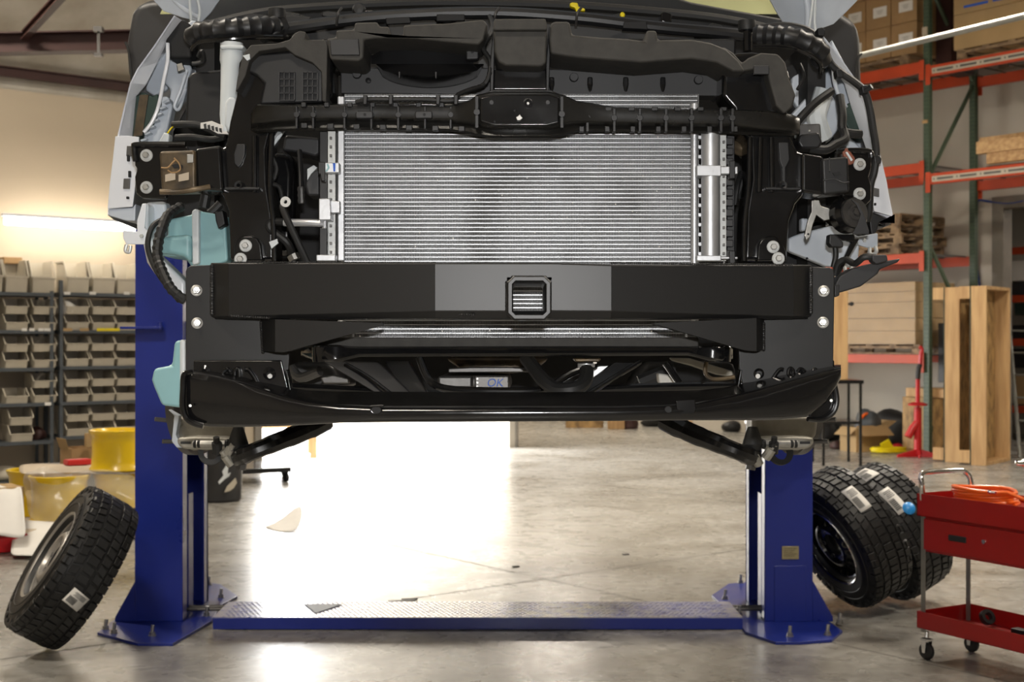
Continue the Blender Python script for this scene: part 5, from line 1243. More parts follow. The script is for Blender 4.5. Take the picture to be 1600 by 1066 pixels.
# a bin, front towards +n
def make_bin(W=.225, D=.30, Hh=.155, front=.075):
    root = bpy.data.objects.new('storage_bin', None); INV['storage_bin'] = Matrix.Identity(4); root.empty_display_size = .05
    # local frame: x along shelf, y towards the room, z up
    w = MB(); t = .004
    prof = [(-D/2,0),(D/2-.02,0),(D/2,front),(D/2-.06,front+.005),(D/2-.09,Hh),(-D/2,Hh)]
    for s in (-1,1):
        x = s*(W/2-.008); w.prism([Vector((x*(.94 if z==0 else 1), y, z)) for y, z in prof],0,(-s*t,0,0))
    w.box((-W/2+.012,-D/2,0),(W/2-.012,D/2-.02,t)); w.box((-W/2+.01,-D/2,0),(W/2-.01,-D/2+t,Hh))
    w.prism([Vector((-W/2+.01,D/2-.02,0)),Vector((W/2-.01,D/2-.02,0)),Vector((W/2-.008,D/2,front)),Vector((-W/2+.008,D/2,front))],0,(0,-t,0))
    body = w.build('bin_body','bin',None,bevel=.0015); body.parent = root
    w = MB(); w.box((-W/2+.004,D/2-.006,front-.006),(W/2-.004,D/2+.006,front+.004))
    for s in (-1,1): w.prism([Vector((s*W/2-.006,-D/2,Hh-.006)),Vector((s*W/2-.006,D/2-.09,Hh-.006)),Vector((s*W/2-.006,D/2,front-.006)),Vector((s*W/2-.006,D/2,front+.006)),Vector((s*W/2-.006,D/2-.08,Hh+.004)),Vector((s*W/2-.006,-D/2,Hh+.004))],0,(.012,0,0))
    rim = w.build('bin_rim','bin',None,bevel=.002); rim.parent = root
    w = MB(); rr_ = random.Random(4); N = 7; vs = []; fs = []
    for j in range(N):
        for i in range(N): vs.append(Vector((-W/2+.02+(W-.04)*i/(N-1), -D/2+.01+(D-.05)*j/(N-1), .045+rr_.uniform(0,.035))))
    for j in range(N-1):
        for i in range(N-1): fs.append((j*N+i,j*N+i+1,(j+1)*N+i+1,(j+1)*N+i))
    w.add(vs,fs); cnt = w.build('bin_contents','binc',None); cnt.parent = root; cnt['kind'] = 'stuff'
    return root
def bin_copy(proto, a, b, z, label, group, scale=1.0, cont=True, yaw=0):
    r = proto.copy(); COL.objects.link(r); r.location = SA.pt(a, b, z); r.rotation_euler = (0,0, math.atan2(DA.y,DA.x)+math.pi+yaw)
    r.scale = (scale,)*3
    for ch in proto.children:
        if not cont and ch.name.startswith('bin_contents'): continue
        c = ch.copy(); COL.objects.link(c); c.parent = r
    tag(r, label, 'bin', group); return r
pb = make_bin(); pbig = None
ORD = ['first','second','third','fourth','fifth','sixth']
SHN = ['top','second','third','fourth','fifth']
rr_ = random.Random(21); cnt = 0
# stacked bins: spacing found from the photograph's columns
for unit, zs, cols in (('left', zL, [(-36),5+17,66]), ('right', zR, [117,157,195,232])):
    for si in range(1,5):
        gap = zs[si-1]-.035-zs[si]
        hh_ = gap*.47
        for ci, px in enumerate(cols):
            if unit == 'left' and si == 4 and px != 32 and ci != 1: continue
            a = SA.a(px+ (8 if (unit=='left' and si==4) else 0), -.10)
            for lv in (0,1):
                if unit == 'left' and si == 3 and ci == 1 and lv == 1: continue
                r = bin_copy(pb, a, -.16, zs[si]+lv*(hh_), '%s milky bin, %s shelf of the %s unit, %s from its left' % (('upper','lower')[1-lv], SHN[si], unit, ORD[ci]), 'stacked bins on the %s shelf unit' % unit, 1.0, rr_.random() < .8, rr_.uniform(-.03,.03))
                sx = abs(SA.a(px+19,-.1)-SA.a(px-19,-.1))/.235; r.scale = (sx, 1.0, hh_/.16); cnt += 1
for ci, px in enumerate((-18, 21, 63, 117, 157, 195, 232)):
    unit = 'left' if px < 88 else 'right'; z = zL[0] if px < 88 else zR[0]
    a = SA.a(px,-.1); r = bin_copy(pb, a, -.16, z, 'large lit bin on top of the %s shelf unit, %s from its left' % (unit, ORD[ci if px < 88 else ci-3]), 'large bins on top of the shelves', 1, ci % 2 == 0)
    sx = abs(SA.a(px+19,-.1)-SA.a(px-19,-.1))/.235; r.scale = (sx,1.1,2.0); cnt += 1
for ch in list(pb.children): bpy.data.objects.remove(ch)
bpy.data.objects.remove(pb)
def sbox(name, px0, px1, py0, py1, b0, b1, m, label, cat, bevel=.004, group=None, fr=None, th=None):
    """box in the shelf frame"""
    fr = fr or SA; a0, a1 = fr.a(px0,b0), fr.a(px1,b0); z0, z1 = fr.z((px0+px1)/2,py1,b0), fr.z((px0+px1)/2,py0,b0)
    w = MB(); w.prism([fr.pt(a0,b0,z0),fr.pt(a1,b0,z0),fr.pt(a1,b1,z0),fr.pt(a0,b1,z0)],0,(0,0,z1-z0)); o = w.build(name,m,bevel=bevel); tag(o,label,cat,group); return o
sbox('cardboard_box', 6, 35, 402, 412, -.25,-.4,'card','small brown box edge sticking up behind the topmost left bin','box')
# crumpled parts and bags
def lump(name, c, rx, ry, rz, m, label, cat, seed=0, group=None, amp=.25):
    bm = bmesh.new(); bmesh.ops.create_icosphere(bm, subdivisions=3, radius=1); rr2 = random.Random(seed)
    ph = [(Vector((rr2.uniform(-1,1),rr2.uniform(-1,1),rr2.uniform(-1,1))).normalized(), rr2.uniform(2,6), rr2.uniform(0,6)) for _ in range(9)]
    for v_ in bm.verts:
        f = 1 + sum(math.sin(v_.co.dot(d)*k+p) for d,k,p in ph)*amp/5
        v_.co = Vector((v_.co.x*rx*f, v_.co.y*ry*f, max(v_.co.z*rz*f, -rz*.6))) + Vector(c)
    zmin = min(v_.co.z for v_ in bm.verts); 
    for v_ in bm.verts: v_.co.z += c[2]-zmin
    me = bpy.data.meshes.new(name); bm.to_mesh(me); bm.free(); me.materials.append(MT[m]); me.polygons.foreach_set('use_smooth',[True]*len(me.polygons)); me.set_sharp_from_angle(angle=R(40))
    o = link(me, name); tag(o, label, cat, group); return o
c = SA.pt(SA.a(24),-.2,zL[5]); lump('parts_bag', c, .16,.12,.09,'bin','crumpled grey plastic parcel on the bottom left shelf','bag',1)
c = SA.pt(SA.a(68),-.2,zL[5]); lump('parts_bag', c, .10,.10,.10,'steel','small dark parcel beside the shelf post on the bottom left shelf','bag',2)
c = SA.pt(SA.a(68),-.2,zL[4]); lump('metal_bracket', c, .09,.08,.08,'redbeam','rusty dark bracket on the fifth shelf beside the post','bracket',3)
c = SA.pt(SA.a(112),-.12,zR[1]+.16); lump('plastic_bag', c, .10,.09,.08,'paper','clear crumpled bag on the upper bin right of the shelf post','bag',4)
# price strips on shelf edges
for px, py, wd, m, nm in ((106,515,14,'card2','tan'),(132,515,14,'card2','orange tan'),(158,515,13,'yel','yellow'),(176,515,22,'yel','long yellow'),(38,515,8,'paper','white'),(50,515,8,'paper','white'),(64,515,8,'paper','white'),(74,515,10,'paper','wide white'),(75,631,10,'paper','single white'),(105,458,10,'paper','white'),(145,458,10,'paper','white'),(198,458,9,'paper','white')):
    z = SA.z(px,py+2.5,.004); z1 = SA.z(px,py-2,.004); a0, a1 = SA.a(px-wd/2,.004), SA.a(px+wd/2,.004)
    w = MB(); w.prism([SA.pt(a0,.002,z),SA.pt(a1,.002,z),SA.pt(a1,.002,z1),SA.pt(a0,.002,z1)],0,SA.n*.002); o = w.build('shelf_label',m)
    where = 'top board' if py < 480 else ('second board' if py < 600 else 'fourth board'); un = 'left' if px < 88 else 'right'
    if m == 'paper' and nm == 'white': tag(o, 'small white label strip on the %s edge of the %s shelf unit' % (where, un), 'label', 'white labels on the %s of the %s unit' % (where, un))
    else: tag(o, '%s label strip on the %s edge of the %s shelf unit' % (nm, where, un), 'label')
# fluorescent fitting above the shelves
fl = empty('fluorescent_light', SA.pt(0,-.1,2.5), 'long lit fluorescent tube mounted on the tan wall above the bins', 'lamp')
a0, a1 = SA.a(8,-.1), SA.a(232,-.1); z = SA.z(100,350,-.1)
w = MB(); w.tube([SA.pt(a0,-.1,z),SA.pt(a1,-.1,z)],.040,14,smooth=False); w.build('lit_tube','tube',fl)
w = MB(); w.prism([SA.pt(a0-.03,-.14,z+.042),SA.pt(a1+.03,-.14,z+.042),SA.pt(a1+.03,-.06,z+.042),SA.pt(a0-.03,-.06,z+.042)],0,(0,0,.03)); w.build('fitting_body','white',fl,bevel=.004)
w = MB()
for a in (a0+.2,a1-.2): w.tube([SA.pt(a,-.10,z+.06),SA.pt(a,WALLA_B,z+.06)],.008,6,smooth=False)
w.build('wall_bracket','steel',fl)

# ------------------------------------------------------------------ YELLOW WHEELS ETC.
def rim_(c, r, h, label, tilt=(0,0,1)):
    t = empty('yellow_hub_drum', c, label, 'wheel'); w = MB()
    w.lathe([(r*.90,0),(r,.006),(r,.016),(r*.94,.03),(r*.92,h*.25),(r*.90,h*.45),(r*.91,h*.7),(r*.93,h-.045),(r*.97,h-.035),(r*1.0,h-.018),(r*1.02,h-.004),(r*.97,h),(r*.93,h-.012),(r*.88,h-.04),(r*.80,h*.6),(r*.80,h*.4),(r*.86,.03),(r*.88,.004),(r*.90,0)], c, tilt, 48)
    w.build('rim_barrel','yellow',t,angle=60)
    w = MB(); w.lathe([(.05,h*.35),(.09,h*.40),(r*.6,h*.34),(r*.82,h*.3),(r*.82,h*.27),(.05,h*.31),(.05,h*.35)], c, tilt, 40); w.build('wheel_disc','yellow',t)
    return t
yw = [(.50-0,'')]
pY = 9.1
def at(px, Y, z): v = P(px, HY, Y); v.z = z; return v
w = MB(); c = at(112,9.35,0); d = DA
w.obox(c+Vector((0,0,.07)), DA*.62, DB*.42, Vector((0,0,.065))); o = w.build('covered_pallet','kraft',bevel=.02); tag(o,'low paper covered pallet under the yellow wheels','pallet')
rim_(at(93,9.15,.135),.205,.33,'lower yellow wheel wrapped in film, front of the pair under the paper')
rim_(at(57,9.55,.135),.205,.33,'lower yellow wheel at the far left, half under the paper cover')
rim_(at(190,9.35,.135),.20,.33,'hidden lower yellow wheel under the film beside the blue column')
rim_(at(186,9.35,.478),.205,.29,'upright yellow wheel standing uncovered on top of the pile')
def sheet(name, grid, m, label, cat, th=.002):
    nr, nc = len(grid), len(grid[0]); w = MB(); w.add([p for r_ in grid for p in r_], [(i*nc+j,i*nc+j+1,(i+1)*nc+j+1,(i+1)*nc+j) for i in range(nr-1) for j in range(nc-1)])
    o = w.build(name, m, angle=70); s_ = o.modifiers.new('s','SUBSURF'); s_.levels = 2; s_.render_levels = 2; t_ = o.modifiers.new('t','SOLIDIFY'); t_.thickness = th; tag(o,label,cat); return o
rr_ = random.Random(9)
def jit(a): return rr_.uniform(-a,a)
g = []
for j, (Y, dz) in enumerate(((9.85,.0),(9.5,.0),(9.15,.0),(8.93,-.02),(8.86,-.16))):
    g.append([at(px, Y+jit(.02), .474+dz*(1 if i<2 or px>60 else 1)+jit(.008)) for i, px in enumerate((30,62,95,130,165,212,245))])
sheet('kraft_paper_sheet', g[:3], 'kraft', 'tan paper sheet lying over the lower yellow wheels', 'paper')
g2 = []
for j in range(6):
    t = j/5; g2.append([at(px+12*t+jit(2), 9.02-.18*t*(1-.3*t)+jit(.05), .49-.33*t**1.2+jit(.03)+ (.06 if (i==2 and j<2) else 0)) for i, px in enumerate((34,52,72,95,122,150,180,212))])
sheet('plastic_wrap', g2, 'film', 'clear plastic film draped over the front of the yellow wheels', 'plastic film', .001)
g3 = []
for j in range(5):
    t = j/4; g3.append([at(px-6*t, 8.90-.55*t, .16-.145*t**.7+jit(.008)+.012) for px in (22,45,75,105)])
sheet('paper_sheet', g3, 'paper', 'white paper sheet spilling to the floor beneath the yellow wheels', 'paper')
rb_ = empty('red_crate', at(-8,8.75,0),'red box at the left picture edge under white paper','box')
w = MB(); c = at(-14,8.75,.055); w.obox(c, DA*.17, DB*.2, Vector((0,0,.052))); w.build('crate_body','red2',rb_,bevel=.01)
w = MB(); w.obox(c+Vector((0,0,.056)), DA*.175, DB*.205, Vector((0,0,.006))); w.build('crate_lid','red',rb_,bevel=.003)
g4 = []
for j in range(5):
    t = j/4; g4.append([at(px + (8*t if px > 0 else 0), 8.95-.45*t+jit(.02), (.42-.28*t**1.3)+jit(.02)-(.02 if px>20 else 0)) for px in (-45,-20,5,22,33)])
sheet('paper_sheet', g4, 'paper', 'crumpled white paper lying over the red box at far left', 'paper')
w = MB(); w.obox(at(-12,8.98,.26), DA*.17, DB*.14, Vector((0,0,.14))); o = w.build('cardboard_box','card2',bevel=.005); tag(o,'box standing under the crumpled white paper at the far left','box')
# open cardboard box with odds and ends behind the yellow wheels
ob = empty('open_carton', at(124,10.2,.0), 'open brown carton with torn flaps behind the upright yellow wheel', 'box')
z0 = H+(HY-727)/F*10.2; c = at(124,10.2,z0)
w = MB(); 
for k,(a_,b_,l1,l2) in enumerate(((0,-.12,.105,.004),(0,.12,.105,.004),(-.105,0,.004,.12),(.105,0,.004,.12))): w.obox(c+DA*a_+DB*b_+Vector((0,0,.07)), DA*l1, DB*l2, Vector((0,0,.07)))
w.obox(c+Vector((0,0,.004)),DA*.105,DB*.12,Vector((0,0,.004))); w.build('carton_body','card',ob)
w = MB(); w.obox(c+DA*-.13+Vector((0,0,.17)), DA*.015+Vector((0,0,-.045)), DB*.10, Vector((.001,0,.001))); w.obox(c+DA*.085-DB*-.02+Vector((0,0,.19)), DA*.03, DB*.02, Vector((0,0,.055))); w.build('carton_flap','card2',ob)
w = MB(); w.obox(at(136,10.3,z0*.5), DA*.30, DB*.28, Vector((0,0,z0*.5))); o = w.build('parts_crate','steel',bevel=.004); tag(o,'low dark crate supporting the open carton behind the yellow wheels','crate')
w = MB(); w.tube([at(160,10.1,z0+.12),at(165,10.1,z0+.21),at(170,10.1,z0+.25)],.024,10); o = w.build('plastic_sleeve','palep'); tag(o,'bluish white plastic sleeve sticking up behind the upright yellow wheel','sleeve')
w = MB(); w.obox(at(153,10.1,z0+.15),(.03,0,.012),(0,.02,0),(-.008,0,.025)); o = w.build('green_wrapper',mat('lime_wrapper',(.2,.6,.03),.5),bevel=.004); tag(o,'lime green wrapper scrap beside the white sleeve','wrapper')
w = MB(); w.obox(at(121,9.72,.50),DA*.09,DB*.05,Vector((0,0,.022))); o = w.build('red_packet','red2',bevel=.01); tag(o,'flat red packet beside the base of the upright yellow wheel','packet')

# ------------------------------------------------------------------ BARREL, DOLLY, BENCH BEHIND
bz = empty('waste_barrel', at(346,11.4,0), 'black waste barrel with torn stickers behind the left column', 'barrel')
c = at(344,11.45,0); w = MB(); w.lathe([(1e-5,.0),(.17,.0),(.185,.02),(.205,.68),(.215,.69),(.215,.72),(.20,.72),(.178,.04),(1e-5,.03)], c, (0,0,1), 40); w.build('barrel_body','plastic2',bz)
def bsl(name, px, py, pts, m):
    w = MB(); q = []
    for dx, dy in pts:
        X = ((px+dx-CX)/F*11.25); dX = X-c.x; r = .204; y = c.y - math.sqrt(max(.0005, r*r-dX*dX)); q.append(Vector((X,y-.004,H+(HY-py-dy)/F*11.25)))
    w.prism(q,.003); w.build(name,m,bz)
bsl('sticker',351,745,[(-8,12),(-10,8),(-2,-2),(-4,-8),(2,-18),(5,-20),(4,-4),(8,-6),(6,0),(0,4)],'palep')
bsl('scuffed_lettering',358,762,[(-8,8),(-4,-2),(2,-8),(7,-14),(9,-6),(5,2),(0,6)],'bin')
bsl('sticker',318,726,[(-4,8),(-5,-4),(2,-8),(6,-4),(4,2),(-1,8)],'kraft')
dl = empty('dolly', at(410,13.7,0), 'low black platform dolly with casters behind the barrel', 'dolly')
w = MB(); zt = .155; w.prism([at(310,12.5,zt-.05),at(455,12.9,zt-.05),at(452,13.7,zt-.05),at(325,13.3,zt-.05)],0,(0,0,.05)); w.build('platform','gloss',dl,bevel=.004)
for px, Y in ((330,12.65),(447,13.0),(444,13.55),(335,13.2)):
    w = MB(); w.cyl(at(px,Y,.042)-DA*.015,DA,.042,.03,18); w.obox(at(px,Y,.10),(.02,0,0),(0,.02,0),(0,0,.02)); w.build('caster','rubber',dl)
bn = empty('wooden_bench', at(430,14.2,0), 'low wooden bench with square legs in the glare beside the doorway', 'bench')
zb = H+(HY-668)/F*15.6; ztb = H+(HY-657)/F*15.6
w = MB(); w.prism([at(340,15.3,zb),at(493,15.6,zb),at(490,16.4,zb),at(345,16.1,zb)],0,(0,0,ztb-zb)); w.build('bench_top','pineh',bn)
for px, Y in ((490,15.65),(350,15.4),(486,16.3),(352,16.0)):
    w = MB(); w.obox(at(px,Y,zb/2),(.035,0,0),(0,.035,0),(0,0,zb/2)); w.build('leg','pine',bn)
g5 = [[FP(x,y)+Vector((0,0,z)) for x,y,z in r_] for r_ in ([(413,824,.004),(440,818,.02),(470,803,.10)],[(415,826,.003),(445,824,.01),(474,815,.06)],[(430,830,.002),(455,834,.003),(468,828,.02)])]
sheet('film_scrap', g5, 'paper', 'curled white scrap of film on the bright floor behind the crossover plate', 'scrap')
w = MB(); w.prism([Vector((P(475,0,6.62).x,6.62,.0655)),Vector((P(536,0,6.62).x,6.62,.0655)),Vector((P(493,0,6.4).x,6.40,.0655))],0,(0,0,.0015)); o = w.build('rubber_scrap','shell'); tag(o,'grey triangular scrap lying on the blue tread plate','scrap')
for (x,y,s) in ((628,940,.07),(640,937,.04),(806,886,.02),(978,867,.02)):
    p = FP(x,y); w = MB(); w.obox(p+Vector((0,0,.004)), Vector((s,.01,0)), Vector((-.004,.012,0)), Vector((0,0,.003))); o = w.build('floor_debris','steel',bevel=.001); tag(o,'small dark bit of debris on the floor behind the crossover plate','debris','dark debris on the concrete floor')

# ------------------------------------------------------------------ PALLET RACK ON THE RIGHT
RD = 1.07
rack = empty('pallet_rack', RB.pt(0, RD/2, 0), 'tall pallet rack with green perforated uprights and orange beams', 'pallet rack')
def upright(a, top=6.3):
    for b in (0, RD-.07):
        w = MB(); t = .004
        w.prism([RB.pt(a-.04,b+.07,0),RB.pt(a-.04,b,0),RB.pt(a+.04,b,0),RB.pt(a+.04,b+.07,0),RB.pt(a+.036,b+.07,0),RB.pt(a+.036,b+.004,0),RB.pt(a-.036,b+.004,0),RB.pt(a-.036,b+.07,0)],0,(0,0,top))
        for s in (-.02,.02):
            pass
        u_ = w.build('upright','green',rack)
        w = MB()
        for k in range(int((top-.2)/.0508)):
            z = .12+k*.0508
            for s in (-1,1): w.obox(RB.pt(a+s*(.020-.003*(k%2)),b-.001,z), RB.u*.0065, Vector((0,0,.0115)), RB.n*.0012)
            w.obox(RB.pt(a-.041,b+.035,z), RB.n*.008, Vector((0,0,.010)), RB.u*.0012); w.obox(RB.pt(a+.041,b+.035,z), RB.n*.008, Vector((0,0,.010)), RB.u*.0012)
        w.build('slot_holes','green_d',u_,smooth=False)
        w = MB(); w.obox(RB.pt(a,b+.03,.004), RB.u*.07, RB.n*.07, Vector((0,0,.004))); w.build('foot_plate','green_d',rack)
    zs = [.25,1.35,1.45,2.75,2.85,4.1,4.2,5.6]
    for z0, z1, b0, b1 in ((.25,1.35,.05,RD-.05),(1.4,2.6,RD-.05,.05),(3.4,4.65,.05,RD-.05),(4.7,top-.5,RD-.05,.05)):
        p0, p1 = RB.pt(a,b0,z0), RB.pt(a,b1,z1); d = (p1-p0); w = MB(); w.obox((p0+p1)/2, d/2, RB.u*.018, d.normalized().cross(RB.u)*.018); w.build('brace','green',rack)
BAY = 2.76
for a in (0, -BAY, BAY): upright(a, 6.3 if a >= 0 else 5.1)
zb1 = RB.z(1447,113,0); zb2 = RB.z(1447,281,0)
zl1 = RB.z(1444,105,0); zl2 = RB.z(1444,262,0); zl3 = RB.z(1444,403,0); zl4 = RB.z(1400,561,0)
def rbeam(a0, a1, z, hgt=.125, tape=False):
    for b in (-.008, RD+.008):
        w = MB(); s = 1 if b < .5 else -1
        w.prism([RB.pt(a0+.045,b-.02*s,z-hgt/2),RB.pt(a1-.045,b-.02*s,z-hgt/2),RB.pt(a1-.045,b+.035*s,z-hgt/2),RB.pt(a0+.045,b+.035*s,z-hgt/2)],0,(0,0,hgt))
        for a in (a0+.045, a1-.045): w.obox(RB.pt(a,b-.024*s,z-.04), RB.u*.035, RB.n*.004, Vector((0,0,.125)))
        o = w.build('beam','orange',rack,bevel=.004)
        if tape and b < .5:
            w = MB(); w.prism([RB.pt(a0+.10,b-.0215,z-hgt*.30),RB.pt(a1-.10,b-.0215,z-hgt*.30),RB.pt(a1-.10,b-.0215,z+hgt*.22),RB.pt(a0+.10,b-.0215,z+hgt*.22)],0,-RB.n*.0015); tpz = w.build('location_tape','bin',o,label='pale printed location strip')
            w = MB()
            for k in range(8):
                a = a0+.13+k*(a1-a0-.26)/8
                w.obox(RB.pt(a+.15,b-.0235,z-.004), RB.u*.11, Vector((0,0,hgt*.10)), RB.n*.0005)
                w.obox(RB.pt(a,b-.0235,z-.004), RB.u*.008, Vector((0,0,.012)), RB.n*.0005)
            w.build('tape_print','steel',o)
    w = MB()
    for k in range(9):
        a = a0+.12+(a1-a0-.24)*k/8; w.obox(RB.pt(a,RD/2,z+hgt/2-.006), RB.u*.006, RB.n*RD/2, Vector((0,0,.006)))
    for k in range(18): w.obox(RB.pt((a0+a1)/2,.06+k*.056,z+hgt/2+.002), RB.u*((a1-a0)/2-.08), RB.n*.002, Vector((0,0,.002)))
    w.build('wire_deck','steel',rack,smooth=False)
rbeam(-BAY,0,zl1,.14); rbeam(-BAY,0,zl2); rbeam(-BAY,0,zl3); rbeam(-BAY,0,zl4,.11)
rbeam(0,BAY,zb1,.13,True); rbeam(0,BAY,zb2,.13,True)
for y, m in ((147/1.0*.2+19,'kraft'),(190,'pineh')):
    z = RB.z(1447,y,-.01); w = MB(); w.obox(RB.pt(-.01,-.012,z),RB.u*.035,RB.n*.008,Vector((0,0,.05 if y<100 else .018))); o=w.build('paper_tag' if y<100 else 'wood_shim',m); tag(o,'tan paper tag stuck high on the front green upright' if y<100 else 'little wood shim strapped to the front green upright','tag')

def pallet(a, b, z, L, D, label, group=None, hh=.13):
    t = empty('pallet', RB.pt(a,b+D/2,z), label, 'pallet', group)
    w = MB()
    for k in range(7): w.obox(RB.pt(a-L/2+.05+k*(L-.1)/6,b+D/2,z+hh-.009), RB.u*.048, RB.n*D/2, Vector((0,0,.009)))
    w.build('deck_boards','pallet',t)
    for bb in (b+.02, b+D/2, b+D-.02):
        w = MB(); w.obox(RB.pt(a,bb,z+hh/2), RB.u*L/2, RB.n*.019, Vector((0,0,hh/2-.02))) if False else None
        for q in (-1,0,1): w.obox(RB.pt(a+q*(L/2-.06),bb,z+hh/2), RB.u*.06, RB.n*.02, Vector((0,0,hh/2-.018)))
        w.obox(RB.pt(a,bb,z+hh-.035), RB.u*L/2, RB.n*.02, Vector((0,0,.016))); w.build('stringer','pallet',t)
    w = MB()
    for bb in (b+.05,b+D/2,b+D-.05): w.obox(RB.pt(a,bb,z+.009), RB.u*L/2, RB.n*.045, Vector((0,0,.009)))
    w.build('bottom_boards','pallet',t)
    return z+hh
def rbox(name, a0, a1, b0, b1, z0, z1, m, label, cat='box', group=None, bevel=.006, parent=None):
    w = MB(); w.prism([RB.pt(a0,b0,z0),RB.pt(a1,b0,z0),RB.pt(a1,b1,z0),RB.pt(a0,b1,z0)],0,(0,0,z1-z0)); o = w.build(name,m,parent,bevel=bevel)
    if label: tag(o,label,cat,group)
    return o
# top left bay: pallet with a block of labelled cartons
zt = zl1+.078
z = pallet(-1.42, .02, zt, 2.3, .95, 'wooden pallet under the labelled cartons at the top of the rack')
aR = RB.a(1433,.05); cwid = (RB.a(1433,.05)-RB.a(1392,.05)); chh = .40
for r_ in range(3):
    for c_ in range(3):
        a1 = aR - c_*cwid; z0 = z+.004+r_*chh
        nm = (('bottom','second','top')[r_], ('nearest the green upright','second from the upright','third from the upright')[c_])
        o = rbox('labelled_carton', a1-cwid+.004, a1-.004, .05, .93, z0, z0+chh-.004, 'card', 'brown carton with white label on the high pallet, %s layer, %s' % nm, 'box', 'labelled cartons on the high pallet')
        w = MB(); ac = a1-cwid*.42; zc = z0+chh*.50; w.obox(RB.pt(ac,.045,zc), RB.u*.10, Vector((0,0,.065)), RB.n*.002); pl = w.build('carton_label','paper',o)
        w = MB()
        for k in range(3): w.obox(RB.pt(ac,.0425,zc+.02-k*.02), RB.u*(.05-.01*k), Vector((0,0,.002)), RB.n*.0005)
        w.build('label_print','steel',pl) if False else w.build('label_print','steel',o)
# top right bay: long cartons with a blue strapping tape
zt = zb1+.075
z = pallet(1.45,.03,zt,2.1,.95,'dark pallet under the long cartons in the upper right bay')
o = rbox('long_carton', RB.a(1490,.04), RB.a(1490,.04)+2.0, .04, .9, z+.004, z+.42, 'card2', 'lower long tan carton in the upper right rack bay')
o2 = rbox('long_carton', RB.a(1490,.04), RB.a(1490,.04)+2.0, .04, .9, z+.424, z+1.0, 'card2', 'upper long tan carton with blue stripes in the upper right rack bay')
for a_, l_ in ((.30,.16),(.72,.20),(1.2,.2)):
    w = MB(); w.obox(RB.pt(RB.a(1490,.04)+a_, .034, z+.50), RB.u*l_, Vector((0,0,.014)), RB.n*.0015); w.build('blue_stripe','blueink',o2)
rbox('dark_carton', RB.a(1462,.45), RB.a(1486,.45), .45, .95, zb1+.075, zb1+1.0, 'redbeam', 'dark brown box behind the front green upright')
# lumber on the second right beam
for k, (px, h0, h1, b0) in enumerate(((1525,.10,.19,.05),(1541,.02,.10,.08),(1530,.19,.245,.30))):
    rbox('lumber_board', RB.a(px,b0), RB.a(px,b0)+1.9, b0, b0+.09, zb2+.085+h0*1.6, zb2+.085+h1*1.6, 'pineh', ('top pine board with a green edge','lower pine board on the deck','rear pine board')[k]+' of the lumber on the middle right beam', 'board', None, .003)
rbox('lumber_board', RB.a(1541,.2), RB.a(1541,.2)+1.8, .2, .5, zb2+.075, zb2+.11, 'pallet', 'dark plank lying beneath the pine boards on the middle right beam', 'board', None, .003)
# left bay, level three: stack of pallets
z = zl3+.07
for k in range(4): z = pallet(-.98+.04*(k%2), .02, z+.002, 1.15 if k<3 else 1.1, .98, '%s weathered pallet of the stack on the left rack bay' % ('bottom','second lowest','third lowest','top')[k], 'stacked pallets in the left rack bay', .125)
z = zl3+.07
# left bay low level: wrapped flat cartons on pallet
z = pallet(-1.2,.02,zl4+.06,2.2,.98,'wooden pallet under the flat wrapped cartons', None, .12)
aR = RB.a(1430,.04); hs = [.17,.16,.20,.13,.12]
for k, hgt in enumerate(hs):
    rbox('flat_carton', aR-1.9, aR-.006*(k%2), .04+.01*(k%2), .9, z+.003, z+hgt, 'card2', '%s flat carton of the wrapped stack on the lowest orange beam' % ('bottom','second','middle','fourth','top')[k], 'box', 'flat cartons on the lowest beam'); z += hgt
w = MB(); a_ = aR+.004; 
w.prism([RB.pt(a_,.03,z-.78),RB.pt(a_,.93,z-.78),RB.pt(a_,.93,z),RB.pt(a_,.03,z)],0,RB.u*.002); w.prism([RB.pt(aR-1.9,.032,z-.78),RB.pt(a_,.032,z-.78),RB.pt(a_,.032,z),RB.pt(aR-1.9,.032,z)],0,-RB.n*.002)
o = w.build('stretch_wrap','wrap'); tag(o,'shiny stretch wrap around the flat carton stack','plastic film')
rbox('dark_bin', RB.a(1462,.3), RB.a(1500,.3), .35, .9, RB.z(1470,560,.3)-.3, RB.z(1470,505,.3), 'plastic2', 'dark box behind the front green upright, low level')
rbox('shelf_timber', RB.a(1415,.1), RB.a(1475,.1), .1, .5, RB.z(1445,621,.1), RB.z(1445,607,.1), 'pine', 'short pale timber block on the crate behind the red stand', 'timber')
rbox('osb_crate', RB.a(1410,.12), RB.a(1470,.12), .12, .6, 0, RB.z(1445,621.5,.1), 'osb', 'strand board crate standing behind the red stand', 'crate')
# pale door panel and black table at the back left of the rack
zz0 = H+(HY-593)/F*14.9; zz1 = H+(HY-462)/F*14.9
tb = empty('black_table', at(1322,14.9,0), 'small black steel table standing behind the van right side', 'table')
w = MB(); X0, X1 = P(1280,0,14.7).x, P(1346,0,14.7).x; w.box((X0,14.6,zz0-.04),(X1,15.2,zz0)); w.build('table_top','gloss',tb)
for x, y in ((X1-.03,14.63),(X1-.03,15.15),(X0+.03,14.63),(X0+.03,15.15)):
    w = MB(); w.box((x-.014,y-.014,0),(x+.014,y+.014,zz0-.04)); w.build('leg','gloss',tb)
w = MB(); w.box((X0+.03,14.62,.47),(X1-.03,15.16,.50)); w.build('lower_shelf','gloss',tb)
w = MB(); w.box((P(1270,0,14.8).x,14.8,zz0),(P(1325,0,14.8).x,14.84,zz1+.05)); o = w.build('plywood_panel','pine',bevel=.003); tag(o,'pale plywood panel standing upright on the black table','panel')
